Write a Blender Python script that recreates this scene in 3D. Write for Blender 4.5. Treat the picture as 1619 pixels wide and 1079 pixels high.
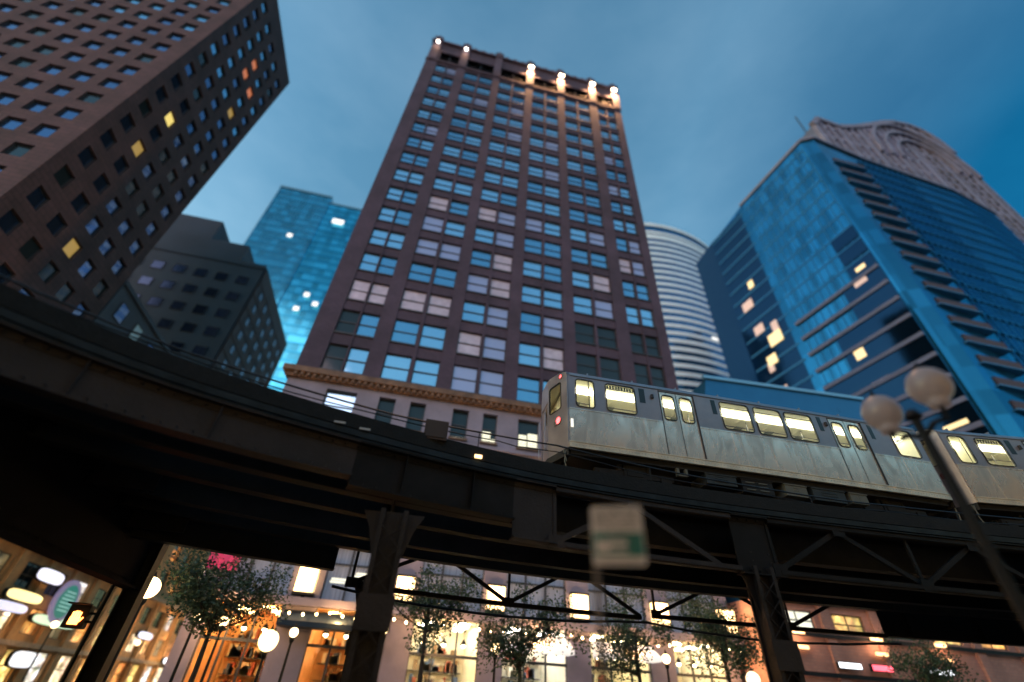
import bpy, bmesh, math, random
from mathutils import Vector, Matrix
R = math.radians
for o in list(bpy.data.objects): bpy.data.objects.remove(o)
scene = bpy.context.scene
COL = scene.collection

# ------------------------------------------------------------------ camera
EYE = Vector((0, 0, 1.6))
RIGHT = Vector((0.9728, -0.2255, 0.0510)); DOWN = Vector((0.1791, 0.5983, -0.7811)); FWD = Vector((0.1456, 0.7689, 0.6222))
cam = bpy.data.cameras.new('camera'); camo = bpy.data.objects.new('camera', cam); COL.objects.link(camo)
FWD.normalize(); RIGHT = (RIGHT - FWD*RIGHT.dot(FWD)).normalized(); UPC = RIGHT.cross(FWD)
m = Matrix((RIGHT, UPC, -FWD)).transposed().to_4x4(); m.translation = EYE
camo.matrix_world = m
cam.sensor_fit = 'HORIZONTAL'; cam.sensor_width = 36; cam.lens = 36*720/1619
cam.dof.use_dof = True; cam.dof.focus_distance = 14.6; cam.dof.aperture_fstop = 0.115      # wide open lens focused on the end of the train
cam.clip_start = 0.1; cam.clip_end = 3000
scene.camera = camo

# ------------------------------------------------------------------ dusk sky, one weak twilight sun behind the camera
SUN_EL, SUN_ROT = 7.0, 268.0
world = bpy.data.worlds.new('World'); scene.world = world; world.use_nodes = True
nt = world.node_tree; nt.nodes.clear()
wo = nt.nodes.new('ShaderNodeOutputWorld'); bg = nt.nodes.new('ShaderNodeBackground')
sky = nt.nodes.new('ShaderNodeTexSky'); sky.sky_type = 'NISHITA'; sky.sun_disc = False
sky.sun_elevation = R(SUN_EL); sky.sun_rotation = R(SUN_ROT); sky.air_density = 1.6; sky.dust_density = 1.0; sky.ozone_density = 4.0
tint = nt.nodes.new('ShaderNodeMix'); tint.data_type = 'RGBA'; tint.blend_type = 'MULTIPLY'; tint.inputs[0].default_value = 1
tc = nt.nodes.new('ShaderNodeTexCoord'); nz = nt.nodes.new('ShaderNodeTexNoise'); nz.inputs['Scale'].default_value = 3.0
nz.inputs['Detail'].default_value = 6; nz.inputs['Roughness'].default_value = 0.55
mp = nt.nodes.new('ShaderNodeMapping'); mp.inputs['Scale'].default_value = (1, 1, 2.5)
cr = nt.nodes.new('ShaderNodeValToRGB'); cr.color_ramp.elements[0].position = 0.35; cr.color_ramp.elements[1].position = 0.75
cr.color_ramp.elements[0].color = (0.76, 0.91, 0.82, 1); cr.color_ramp.elements[1].color = (1.36, 1.22, 1.0, 1)
nt.links.new(tc.outputs['Generated'], mp.inputs[0]); nt.links.new(mp.outputs[0], nz.inputs[0]); nt.links.new(nz.outputs[0], cr.inputs[0])
nt.links.new(sky.outputs[0], tint.inputs[6]); nt.links.new(cr.outputs[0], tint.inputs[7])
# the dusk sky deepens to the right, away from the afterglow
dp = nt.nodes.new('ShaderNodeVectorMath'); dp.operation = 'DOT_PRODUCT'; dp.inputs[1].default_value = (0.90, 0.10, 0.42)
nt.links.new(tc.outputs['Generated'], dp.inputs[0])
gr = nt.nodes.new('ShaderNodeValToRGB'); gr.color_ramp.elements[0].position = 0.74; gr.color_ramp.elements[1].position = 0.95
gr.color_ramp.elements[0].color = (1, 1, 1, 1); gr.color_ramp.elements[1].color = (0.025, 0.27, 0.41, 1)
nt.links.new(dp.outputs['Value'], gr.inputs[0])
t2 = nt.nodes.new('ShaderNodeMix'); t2.data_type = 'RGBA'; t2.blend_type = 'MULTIPLY'; t2.inputs[0].default_value = 1
nt.links.new(tint.outputs[2], t2.inputs[6]); nt.links.new(gr.outputs[0], t2.inputs[7])
nt.links.new(t2.outputs[2], bg.inputs[0]); bg.inputs[1].default_value = 0.15
nt.links.new(bg.outputs[0], wo.inputs[0])
sun = bpy.data.lights.new('twilight_sun', 'SUN'); sun.energy = 0.3; sun.angle = R(40); sun.color = (1.0, 0.60, 0.58)
suno = bpy.data.objects.new('twilight_sun', sun); COL.objects.link(suno)
suno.rotation_euler = Vector((0.45, 0.85, -0.28)).to_track_quat('-Z', 'Y').to_euler()

scene.view_settings.view_transform = 'Standard'; scene.view_settings.look = 'None'; scene.view_settings.gamma = 1
scene.view_settings.exposure = 1.8
scene.render.engine = 'CYCLES'

# ------------------------------------------------------------------ helpers
rnd = random.Random(7)
KE = 0.42            # all lamps were balanced against exposure 0; this keeps them in step with the exposure above
def wloc(o):
    v = Vector((0, 0, 0))
    while o is not None: v += o.location; o = o.parent
    return v
class MB:
    def __init__(s): s.v = []; s.f = []; s.m = []
    def poly(s, pts, mi=0):
        n = len(s.v); s.v += [tuple(p) for p in pts]; s.f.append(tuple(range(n, n+len(pts)))); s.m.append(mi)
    def box(s, x0, x1, y0, y1, z0, z1, mi=0):
        n = len(s.v)
        s.v += [(x0,y0,z0),(x1,y0,z0),(x1,y1,z0),(x0,y1,z0),(x0,y0,z1),(x1,y0,z1),(x1,y1,z1),(x0,y1,z1)]
        for f in ((3,2,1,0),(4,5,6,7),(0,1,5,4),(1,2,6,5),(2,3,7,6),(3,0,4,7)):
            s.f.append(tuple(n+i for i in f)); s.m.append(mi)
    def prism(s, poly, z0, z1, mi=0):
        n = len(s.v); k = len(poly)
        s.v += [(p[0],p[1],z0) for p in poly] + [(p[0],p[1],z1) for p in poly]
        s.f.append(tuple(n+i for i in range(k))[::-1]); s.m.append(mi); s.f.append(tuple(n+k+i for i in range(k))); s.m.append(mi)
        for i in range(k):
            j = (i+1) % k; s.f.append((n+i, n+j, n+k+j, n+k+i)); s.m.append(mi)
    def extr_y(s, poly, y0, y1, mi=0):            # polygon in x,z extruded along y
        n = len(s.v); k = len(poly)
        s.v += [(p[0],y0,p[1]) for p in poly] + [(p[0],y1,p[1]) for p in poly]
        s.f.append(tuple(n+i for i in range(k))); s.m.append(mi); s.f.append(tuple(n+k+i for i in range(k))[::-1]); s.m.append(mi)
        for i in range(k):
            j = (i+1) % k; s.f.append((n+j, n+i, n+k+i, n+k+j)); s.m.append(mi)
    def bar(s, a, b, w, h=None, mi=0, up=(0,0,1)):  # rectangular bar from a to b
        a = Vector(a); b = Vector(b); h = h or w; d = (b-a).normalized(); u = Vector(up)
        if abs(d.dot(u)) > 0.98: u = Vector((1,0,0))
        r = d.cross(u).normalized(); u = r.cross(d).normalized(); n = len(s.v)
        for p in (a, b):
            for sx, sy in ((-1,-1),(1,-1),(1,1),(-1,1)): s.v.append(tuple(p + r*w/2*sx + u*h/2*sy))
        for f in ((0,1,2,3),(7,6,5,4),(0,4,5,1),(1,5,6,2),(2,6,7,3),(3,7,4,0)): s.f.append(tuple(n+i for i in f)); s.m.append(mi)
    def tube(s, pts, r, k=8, mi=0, caps=True):
        pts = [Vector(p) for p in pts]; n = len(s.v); rs = r if isinstance(r, (list, tuple)) else [r]*len(pts)
        for i, p in enumerate(pts):
            d = (pts[min(i+1, len(pts)-1)] - pts[max(i-1, 0)]).normalized()
            u = Vector((0,0,1)) if abs(d.z) < 0.95 else Vector((1,0,0))
            a = d.cross(u).normalized(); b = a.cross(d).normalized()
            for j in range(k):
                t = 2*math.pi*j/k; s.v.append(tuple(p + (a*math.cos(t) + b*math.sin(t))*rs[i]))
        for i in range(len(pts)-1):
            for j in range(k):
                q = (j+1) % k; s.f.append((n+i*k+j, n+i*k+q, n+(i+1)*k+q, n+(i+1)*k+j)); s.m.append(mi)
        if caps:
            s.f.append(tuple(n+j for j in range(k))[::-1]); s.m.append(mi)
            s.f.append(tuple(n+(len(pts)-1)*k+j for j in range(k))); s.m.append(mi)
    def lathe(s, prof, c=(0,0,0), k=20, mi=0):     # prof: (r,z) bottom to top
        n = len(s.v)
        for r, z in prof:
            for j in range(k):
                t = 2*math.pi*j/k; s.v.append((c[0]+r*math.cos(t), c[1]+r*math.sin(t), c[2]+z))
        for i in range(len(prof)-1):
            for j in range(k):
                q = (j+1) % k; s.f.append((n+i*k+j, n+i*k+q, n+(i+1)*k+q, n+(i+1)*k+j)); s.m.append(mi)
        s.f.append(tuple(n+j for j in range(k))[::-1]); s.m.append(mi)
        s.f.append(tuple(n+(len(prof)-1)*k+j for j in range(k))); s.m.append(mi)
    def add(s, o, off=(0,0,0), rz=0, mi=None):
        n = len(s.v); c, q = math.cos(rz), math.sin(rz)
        s.v += [(off[0]+x*c-y*q, off[1]+x*q+y*c, off[2]+z) for x, y, z in o.v]
        s.f += [tuple(n+i for i in f) for f in o.f]; s.m += o.m if mi is None else [mi]*len(o.m)
    def build(s, name, mats, parent=None, local=False, smooth=False, label=None, kind=None):
        off = Vector((0,0,0)) if (local or parent is None) else wloc(parent)
        me = bpy.data.meshes.new(name); me.from_pydata([(x-off.x, y-off.y, z-off.z) for x, y, z in s.v], [], s.f)
        if not isinstance(mats, (list, tuple)): mats = [mats]
        for mt in mats: me.materials.append(mt)
        me.polygons.foreach_set('material_index', [min(i, len(mats)-1) for i in s.m])
        if smooth: me.polygons.foreach_set('use_smooth', [True]*len(me.polygons))
        me.update()
        o = bpy.data.objects.new(name, me); COL.objects.link(o)
        if parent is not None: o.parent = parent
        if label: o['label'] = label
        if kind: o['kind'] = kind
        return o
def thing(name, label, cat, loc=(0,0,0), group=None, rz=0):
    o = bpy.data.objects.new(name, None); COL.objects.link(o); o.location = loc; o.rotation_euler = (0,0,rz); o.empty_display_size = 0.2
    o['label'] = label; o['category'] = cat
    if group: o['group'] = group
    return o
def tag(o, label, cat, group=None):
    o['label'] = label; o['category'] = cat
    if group: o['group'] = group
    return o
def structure(name, mb, mat):
    o = mb.build(name, mat); o['kind'] = 'structure'; return o
def kids(o): return [c for c in bpy.data.objects if c.parent == o]
def copy_tree(o, parent=None):
    c = o.copy(); COL.objects.link(c)
    if parent is not None: c.parent = parent
    for ch in kids(o): copy_tree(ch, c)
    return c

# ------------------------------------------------------------------ materials
def mat(name, col, rough=0.6, metal=0.0, var=0.0, vscale=3.0, emit=None, estr=0.0, spec=0.5, stretch=(1,1,1), bump=0.0, bscale=20, col2=None, rvar=0.0):
    M = bpy.data.materials.new(name); M.use_nodes = True; t = M.node_tree; b = t.nodes['Principled BSDF']
    b.inputs['Base Color'].default_value = (*col, 1); b.inputs['Roughness'].default_value = rough; b.inputs['Metallic'].default_value = metal
    b.inputs['Specular IOR Level'].default_value = spec
    if emit: b.inputs['Emission Color'].default_value = (*emit, 1); b.inputs['Emission Strength'].default_value = estr*KE
    if var or bump or rvar:
        g = t.nodes.new('ShaderNodeNewGeometry'); mpn = t.nodes.new('ShaderNodeMapping'); mpn.inputs['Scale'].default_value = stretch
        t.links.new(g.outputs['Position'], mpn.inputs[0])
        n = t.nodes.new('ShaderNodeTexNoise'); n.inputs['Scale'].default_value = vscale; n.inputs['Detail'].default_value = 5; n.inputs['Roughness'].default_value = 0.6
        t.links.new(mpn.outputs[0], n.inputs[0])
        if var:
            r = t.nodes.new('ShaderNodeValToRGB'); c2 = col2 or tuple(min(1, c*(1+var)) for c in col)
            r.color_ramp.elements[0].color = (*[c*(1-var) for c in col], 1); r.color_ramp.elements[1].color = (*c2, 1)
            r.color_ramp.elements[0].position = 0.32; r.color_ramp.elements[1].position = 0.68
            t.links.new(n.outputs[0], r.inputs[0]); t.links.new(r.outputs[0], b.inputs['Base Color'])
        if rvar:
            mr = t.nodes.new('ShaderNodeMapRange'); mr.inputs[3].default_value = max(0.02, rough-rvar); mr.inputs[4].default_value = rough+rvar
            mr.inputs[1].default_value = 0.3; mr.inputs[2].default_value = 0.7
            t.links.new(n.outputs[0], mr.inputs[0]); t.links.new(mr.outputs[0], b.inputs['Roughness'])
        if bump:
            n2 = t.nodes.new('ShaderNodeTexNoise'); n2.inputs['Scale'].default_value = bscale; n2.inputs['Detail'].default_value = 4
            t.links.new(mpn.outputs[0], n2.inputs[0]); bp = t.nodes.new('ShaderNodeBump'); bp.inputs['Strength'].default_value = bump; bp.inputs['Distance'].default_value = 0.05
            t.links.new(n2.outputs[0], bp.inputs['Height']); t.links.new(bp.outputs[0], b.inputs['Normal'])
    return M
def emis(name, col, s): return mat(name, (0.8,0.8,0.8), 0.5, emit=col, estr=s)
def brickmat(name, c1, c2, mortar, sx, rough=0.85):
    M = bpy.data.materials.new(name); M.use_nodes = True; t = M.node_tree; b = t.nodes['Principled BSDF']; b.inputs['Roughness'].default_value = rough
    g = t.nodes.new('ShaderNodeNewGeometry'); sp = t.nodes.new('ShaderNodeSeparateXYZ'); cb = t.nodes.new('ShaderNodeCombineXYZ'); ad = t.nodes.new('ShaderNodeMath'); ad.operation = 'ADD'
    t.links.new(g.outputs['Position'], sp.inputs[0]); t.links.new(sp.outputs[0], ad.inputs[0]); t.links.new(sp.outputs[1], ad.inputs[1])
    t.links.new(ad.outputs[0], cb.inputs[0]); t.links.new(sp.outputs[2], cb.inputs[1])
    br = t.nodes.new('ShaderNodeTexBrick'); br.inputs['Color1'].default_value = (*c1,1); br.inputs['Color2'].default_value = (*c2,1); br.inputs['Mortar'].default_value = (*mortar,1)
    br.inputs['Scale'].default_value = sx; br.inputs['Mortar Size'].default_value = 0.02
    t.links.new(cb.outputs[0], br.inputs[0])
    n = t.nodes.new('ShaderNodeTexNoise'); n.inputs['Scale'].default_value = 0.35; n.inputs['Detail'].default_value = 6; t.links.new(g.outputs['Position'], n.inputs[0])
    mx = t.nodes.new('ShaderNodeMix'); mx.data_type = 'RGBA'; mx.blend_type = 'MULTIPLY'; mx.inputs[0].default_value = 0.8
    r = t.nodes.new('ShaderNodeValToRGB'); r.color_ramp.elements[0].color = (0.6,0.6,0.6,1); r.color_ramp.elements[1].color = (1.25,1.2,1.2,1); r.color_ramp.elements[0].position = 0.3; r.color_ramp.elements[1].position = 0.7
    t.links.new(n.outputs[0], r.inputs[0]); t.links.new(br.outputs[0], mx.inputs[6]); t.links.new(r.outputs[0], mx.inputs[7]); t.links.new(mx.outputs[2], b.inputs['Base Color'])
    return M
def glassmat(name, col, rough=0.06, metal=0.85, emit=None, estr=0, cell=None):
    M = glassmat0(name, col, rough, metal)
    if cell:                                    # every pane of the curtain wall has its own slight tone
        t = M.node_tree; b = t.nodes['Principled BSDF']; g = t.nodes.new('ShaderNodeNewGeometry'); v = t.nodes.new('ShaderNodeVectorMath'); v.operation = 'SNAP'; v.inputs[1].default_value = cell
        a = t.nodes.new('ShaderNodeVectorMath'); a.operation = 'ADD'; a.inputs[1].default_value = (0.37, 0.41, 0.2)
        w = t.nodes.new('ShaderNodeTexWhiteNoise'); r = t.nodes.new('ShaderNodeValToRGB'); e = r.color_ramp.elements; e[0].color = (*[c*0.62 for c in col],1); e[1].color = (*[min(1,c*1.25) for c in col],1)
        t.links.new(g.outputs['Position'], a.inputs[0]); t.links.new(a.outputs[0], v.inputs[0]); t.links.new(v.outputs[0], w.inputs['Vector']); t.links.new(w.outputs['Value'], r.inputs[0]); t.links.new(r.outputs[0], b.inputs['Base Color'])
    return M
def glassmat0(name, col, rough=0.06, metal=0.85, emit=None, estr=0): return mat(name, col, rough, metal, emit=emit, estr=estr, bump=0.12, bscale=0.6)

m_brick = brickmat('dark_mauve_brick', (0.058,0.041,0.070), (0.074,0.052,0.086), (0.052,0.040,0.064), 1.6)
m_trim = mat('tower_trim', (0.085,0.060,0.092), 0.8, var=0.35, vscale=0.5)
m_stone = mat('pale_limestone', (0.23,0.205,0.27), 0.8, var=0.15, vscale=0.6, bump=0.1)
m_terra = mat('ochre_cornice', (0.15,0.085,0.055), 0.7, var=0.4, vscale=1.2)
m_frame = mat('window_frame_dark', (0.03,0.035,0.045), 0.5)
m_framew = mat('window_frame_pale', (0.25,0.25,0.28), 0.5)
m_core = mat('dark_interior', (0.012,0.014,0.018), 0.8)
g_blue = glassmat('glass_sky', (0.40,0.72,0.95))
g_blue2 = glassmat('glass_sky_deep', (0.22,0.50,0.72))
g_pink = mat('glass_blind_pink', (0.62,0.50,0.58), 0.25, 0.3, var=0.15, vscale=2)
g_dark = mat('glass_dark', (0.03,0.045,0.055), 0.08, 0.3)
g_lav = mat('glass_blind_lavender', (0.42,0.46,0.68), 0.2, 0.45)
m_rose = brickmat('rose_granite', (0.084,0.045,0.053), (0.108,0.058,0.064), (0.060,0.038,0.043), 0.5)
g_left = glassmat('glass_ink', (0.10,0.17,0.32))
m_slate = mat('slate_dark_cladding', (0.020,0.042,0.075), 0.6, var=0.2, vscale=0.2)
m_slatebrown = mat('slate_brown_cladding', (0.065,0.05,0.06), 0.7, var=0.25, vscale=0.3)
g_slw = glassmat('glass_slate', (0.035,0.06,0.11), 0.2)
m_greylow = mat('blue_grey_render', (0.06,0.075,0.11), 0.7, var=0.15, vscale=0.3)
g_teal = glassmat('glass_teal', (0.05,0.40,0.58), 0.12, cell=(2.6,400,4.0))
g_teal2 = glassmat('glass_teal_deep', (0.02,0.30,0.48), 0.12)
m_tealm = mat('teal_mullion', (0.08,0.22,0.32), 0.5, 0.3)
m_band = mat('pale_band', (0.66,0.82,0.92), 0.5, var=0.06, vscale=0.3)
g_band = glassmat('glass_band_blue', (0.03,0.17,0.33), 0.1)
g_royal = glassmat('glass_royal_blue', (0.03,0.22,0.38), 0.1, cell=(1.62,1.6,4.04))
g_navy = glassmat('glass_navy', (0.015,0.15,0.28), 0.1)
g_black = glassmat('glass_near_black', (0.015,0.05,0.10), 0.08)
m_mauve = mat('mauve_spandrel', (0.15,0.16,0.24), 0.6, var=0.15, vscale=0.4)
m_crown = mat('pale_mauve_stone', (0.19,0.20,0.30), 0.7, var=0.25, vscale=0.25)
m_slot = mat('dark_plum_slot', (0.055,0.035,0.05), 0.7)
m_steel = mat('riveted_steel_paint', (0.010,0.009,0.010), 0.6, 0.0, spec=0.25, var=0.5, vscale=1.2, bump=0.08, bscale=14)
m_steelr = mat('rust_brown_steel_paint', (0.024,0.017,0.018), 0.55, 0.1, var=0.5, vscale=0.9, bump=0.3, bscale=14)
m_edge = mat('blue_grey_steel_edge', (0.022,0.034,0.045), 0.35, 0.6, var=0.4, vscale=2)
m_tie = mat('creosoted_timber', (0.009,0.010,0.011), 0.85, var=0.4, vscale=6, stretch=(1,1,1), bump=0.3)
m_rail = mat('rail_steel', (0.16,0.16,0.17), 0.3, 0.9)
m_cable = mat('black_cable', (0.01,0.013,0.018), 0.4, spec=0.5)
m_asph = mat('asphalt', (0.035,0.035,0.038), 0.75, var=0.3, vscale=2, bump=0.2)
m_pave = mat('concrete_pavement', (0.22,0.21,0.20), 0.8, var=0.2, vscale=1.5)
m_leaf = mat('leaves', (0.035,0.075,0.035), 0.6, var=0.5, vscale=1.5)
m_bark = mat('bark', (0.05,0.04,0.03), 0.9, var=0.3, bump=0.4)
m_black = mat('black_paint', (0.010,0.011,0.013), 0.6, spec=0.25)
m_globe = mat('frosted_globe_faint_glow', (0.26,0.21,0.23), 0.35, var=0.05, emit=(1.0,0.75,0.62), estr=0.035)  # unlit globe with a faint glow put into its material

def cleanglass():
    M = bpy.data.materials.new('clear_window_glass'); M.use_nodes = True; t = M.node_tree; t.nodes.clear()
    o = t.nodes.new('ShaderNodeOutputMaterial'); mx = t.nodes.new('ShaderNodeMixShader'); tr_ = t.nodes.new('ShaderNodeBsdfTransparent'); gg = t.nodes.new('ShaderNodeBsdfGlossy'); lw = t.nodes.new('ShaderNodeLayerWeight')
    pw = t.nodes.new('ShaderNodeMath'); pw.operation = 'POWER'; pw.inputs[1].default_value = 4.5; ma = t.nodes.new('ShaderNodeMath'); ma.operation = 'MULTIPLY_ADD'; ma.inputs[1].default_value = 0.6; ma.inputs[2].default_value = 0.02
    tr_.inputs[0].default_value = (0.96,0.97,0.92,1); gg.inputs['Roughness'].default_value = 0.03
    t.links.new(lw.outputs['Facing'], pw.inputs[0]); t.links.new(pw.outputs[0], ma.inputs[0]); t.links.new(ma.outputs[0], mx.inputs[0])
    t.links.new(tr_.outputs[0], mx.inputs[1]); t.links.new(gg.outputs[0], mx.inputs[2]); t.links.new(mx.outputs[0], o.inputs[0]); return M
m_cg = cleanglass()

# ------------------------------------------------------------------ ground
mb = MB(); mb.poly([(-900,-600,0),(900,-600,0),(900,1300,0),(-900,1300,0)]); structure('ground', mb, m_asph)
mb = MB(); mb.box(-11.9,60,27.6,33.4,0.004,0.13); structure('pavement', mb, m_pave)
mb = MB(); mb.box(-60,-29.5,24.5,64,0.004,0.13); structure('pavement', mb, m_pave)
mb = MB(); mb.box(-60,60,-3,4.6,0.004,0.13); structure('pavement', mb, m_pave)
mb = MB()
for k in range(9):
    x = -26+k*1.6; mb.poly([(x,20,0.006),(x+0.6,20,0.006),(x+0.6,24,0.006),(x,24,0.006)])
structure('crosswalk_marking', mb, mat('road_paint', (0.55,0.55,0.52), 0.7, var=0.3, vscale=4))

# ------------------------------------------------------------------ facades
def cells(mb, ax, plane, sgn, u0, u1, z0, z1, cols, rows, depth, mi=0, spand=None, smi=None):
    """wall with openings. ax 'y': face on y=plane looking to -y (sgn=-1); ax 'x': face on x=plane looking to +x (sgn=+1)."""
    def B(a0, a1, b0, b1, rec=0.0, m_=mi):
        d0, d1 = plane - sgn*rec, plane - sgn*depth
        if ax == 'y': mb.box(a0, a1, min(d0,d1), max(d0,d1), b0, b1, m_)
        else: mb.box(min(d0,d1), max(d0,d1), a0, a1, b0, b1, m_)
    e = [u0] + [c for cc in cols for c in cc] + [u1]
    for i in range(0, len(e), 2):
        if e[i+1]-e[i] > 0.01: B(e[i], e[i+1], z0, z1)
    for (a0, a1) in cols:
        zz = [z0] + [r for rr in rows for r in rr] + [z1]
        for i in range(0, len(zz), 2):
            if zz[i+1]-zz[i] > 0.01: B(a0, a1, zz[i], zz[i+1], spand or 0.0, mi if smi is None else smi)
_wcache = {}
def win_meshes(w, h, style='sash'):
    k = (round(w,2), round(h,2), style)
    if k not in _wcache:
        f = MB(); t = 0.07; d = 0.09
        f.box(-w/2,-w/2+t,0,d,0,h); f.box(w/2-t,w/2,0,d,0,h); f.box(-w/2+t,w/2-t,0,d,0,t); f.box(-w/2+t,w/2-t,0,d,h-t,h)
        if style == 'sash': f.box(-w/2+t,w/2-t,-0.02,d,h*0.5-0.05,h*0.5+0.05)
        if style == 'sash': f.box(-w/2-0.05,w/2+0.05,-0.30,-0.002,-0.14,0.0)
        if style == 'cross': f.box(-w/2+t,w/2-t,0.01,d,h*0.5-0.04,h*0.5+0.04); f.box(-0.04,0.04,0.015,d,t,h-t)
        p = MB(); p.box(-w/2+t*0.5,w/2-t*0.5,0.05,0.07,t*0.5,h-t*0.5)
        _wcache[k] = (f, p, {})
    return _wcache[k]
def put_window(parent, x, y, z, w, h, fm, gm, rz=0, style='sash', name='window'):
    f, p, c = win_meshes(w, h, style)
    a = (fm.name, name); 
    if a not in c:
        o = f.build(name, fm, None); COL.objects.unlink(o); c[a] = o.data; bpy.data.objects.remove(o)
    b = gm.name
    if b not in c:
        o = p.build('pane', gm, None); COL.objects.unlink(o); c[b] = o.data; bpy.data.objects.remove(o)
    L = wloc(parent); q = bpy.data.objects.new(name, c[a]); COL.objects.link(q); q.parent = parent
    q.location = (x-L.x, y-L.y, z-L.z); q.rotation_euler = (0,0,rz)
    g = bpy.data.objects.new('pane', c[b]); COL.objects.link(g); g.parent = q
    g.rotation_euler = (R(rnd.uniform(-0.7,0.7)), 0, R(rnd.uniform(-0.7,0.7)))
    return q
class Stuff:                                   # the remaining small windows as ONE part
    def __init__(s, mats): s.mb = MB(); s.mats = mats
    def put(s, x, y, z, w, h, gi, rz=0, style='sash'):
        f, p, _ = win_meshes(w, h, style); s.mb.add(f, (x,y,z), rz, 0); s.mb.add(p, (x,y,z), rz, gi)
    def build(s, parent):
        if s.mb.v: s.mb.build('window', s.mats, parent, kind='stuff')

# ------------------------------------------------------------------ the tall brick tower
TX0, TX1, TY, TTOP = -11.16, 22.9, 33.0, 92.0
tower = thing('brick_tower', 'tall dark mauve brick office tower with paired windows, pale stone base and floodlit parapet', 'office tower', (5.9, 45, 0))
bays = [[(-9.35,-7.75),(-7.6,-6.0)], [(-4.6,-2.4),(-2.1,0.05)], [(1.25,3.4),(3.65,5.75)], [(7.0,9.1),(9.35,11.4)], [(12.6,14.75),(15.0,17.1)], [(18.55,20.1),(20.25,21.8)]]
cols = [c for b in bays for c in b]
rows = [(22.0+3.9*k, 24.65+3.9*k) for k in range(16)]
brick = MB()
cells(brick, 'y', TY, -1, TX0, TX1, 21.7, 83.8, cols, rows, 0.45, 0, 0.10, 0)
acols = [(-9.3,-6.0),(-4.6,0.0),(1.2,5.8),(7.0,11.4),(12.6,17.1),(18.6,21.8)]
cells(brick, 'y', TY, -1, TX0, TX1, 84.2, 91.6, acols, [(85.0,88.3)], 0.6, 0, 0.12, 0)
brick.box(TX0, TX1, TY+0.45, TY+26, 5.65, 91.2, 1); brick.box(TX0, TX1, TY+6.3, TY+26, 0.1, 5.65, 1)                       # dark core
brick.box(TX0, TX0+0.45, TY+0.6, TY+26, 9, 92, 0); brick.box(TX1-0.45, TX1, TY+0.6, TY+26, 9, 92, 0); brick.box(TX0+0.45, TX1-0.45, TY+26.02, TY+26.4, 9, 92, 0)
brick.build('wall', [m_brick, m_core], tower)
tr = MB()
tr.box(TX0-0.12, TX1+0.12, TY-0.16, TY+0.6, 83.8, 84.2); tr.build('string_course', m_trim, tower)
tr = MB(); tr.box(TX0-0.25, TX1+0.25, TY-0.32, TY+0.7, 91.6, 92.1); tr.build('parapet', m_trim, tower)
for k, x in enumerate((-10.3,-5.3,0.6,6.4,12.0,17.85,22.3)):           # piers run up past the parapet as finials
    tr = MB(); tr.box(x-0.62, x+0.62, TY-0.22, TY-0.004, 84.25, 91.6); tr.box(x-0.62, x+0.62, TY-0.36, TY+0.4, 91.6, 92.8); tr.box(x-0.75, x+0.75, TY-0.40, TY+0.5, 92.8, 93.1)
    tr.extr_y([(x-0.5,93.1),(x+0.5,93.1),(x+0.28,93.7),(x,94.05),(x-0.28,93.7)], TY-0.25, TY+0.3); tr.build('pier', m_trim, tower)
for b in range(1, 6):
    for j in range(3):
        x = acols[b][0] + (j+0.5)*(acols[b][1]-acols[b][0])/3; tr = MB(); tr.box(x-0.35, x+0.35, TY-0.2, TY+0.3, 92.12, 92.75); tr.build('merlon', m_trim, tower)
base = MB()
scols = [(-8.2,-5.9),(-4.15,-2.85),(-1.7,-0.45),(1.75,3.05),(4.25,5.45),(7.2,9.0),(10.0,11.3),(13.2,14.6),(15.3,16.7),(19.0,21.4)]
cells(base, 'y', TY-0.12, -1, TX0-0.12, TX1+0.12, 12.9, 20.65, scols, [(17.6,20.15)], 0.6, 0)
cells(base, 'y', TY-0.12, -1, TX0-0.12, TX1+0.12, 9.4, 12.9, scols, [(10.0,12.4)], 0.6, 0)
for z in (13.05, 14.2, 15.35, 16.5): base.box(TX0-0.15, TX1+0.15, TY-0.155, TY-0.12, z, z+0.06)
base.box(TX0-0.3, TX1+0.3, TY-0.42, TY-0.12, 16.9, 17.15)
for k in range(7): base.box((-11.28,-6.4,-0.5,5.4,11.05,16.7,22.2)[k], (-10.2,-4.5,1.3,6.9,12.6,18.4,23.02)[k], TY-0.20, TY-0.12, 5.9, 9.4)
base.box(TX0-0.12, TX1+0.12, TY-0.12, TY+0.4, 8.9, 9.4); base.box(TX0-0.5, TX1+0.5, TY-0.75, TY-0.12, 5.45, 5.85)
for k in range(7): base.box((-11.28,-6.4,-0.5,5.4,11.05,16.7,22.2)[k], (-10.2,-4.5,1.3,6.9,12.6,18.4,23.02)[k], TY-0.12, TY+0.4, 0.13, 8.9)
base.build('stone_base', m_stone, tower)
co = MB(); co.box(TX0-0.35, TX1+0.35, TY-0.45, TY+0.3, 20.65, 21.0); co.box(TX0-0.6, TX1+0.6, TY-0.75, TY+0.3, 21.0, 21.45); co.box(TX0-0.3, TX1+0.3, TY-0.35, TY+0.3, 21.45, 21.7)
for k in range(70): x = TX0+0.3+k*0.483; co.box(x, x+0.22, TY-0.66, TY-0.45, 20.72, 20.99)
co.build('cornice', m_terra, tower)
st = Stuff([m_frame, g_blue, g_blue2, g_pink, g_dark, g_lav]); GM = [None, g_blue, g_blue2, g_pink, g_dark, g_lav]
fix = {(0,2):2,(1,0):4,(1,1):5,(2,0):3,(2,1):5,(2,10):4,(2,11):4,(1,8):5,(1,9):3}
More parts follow.
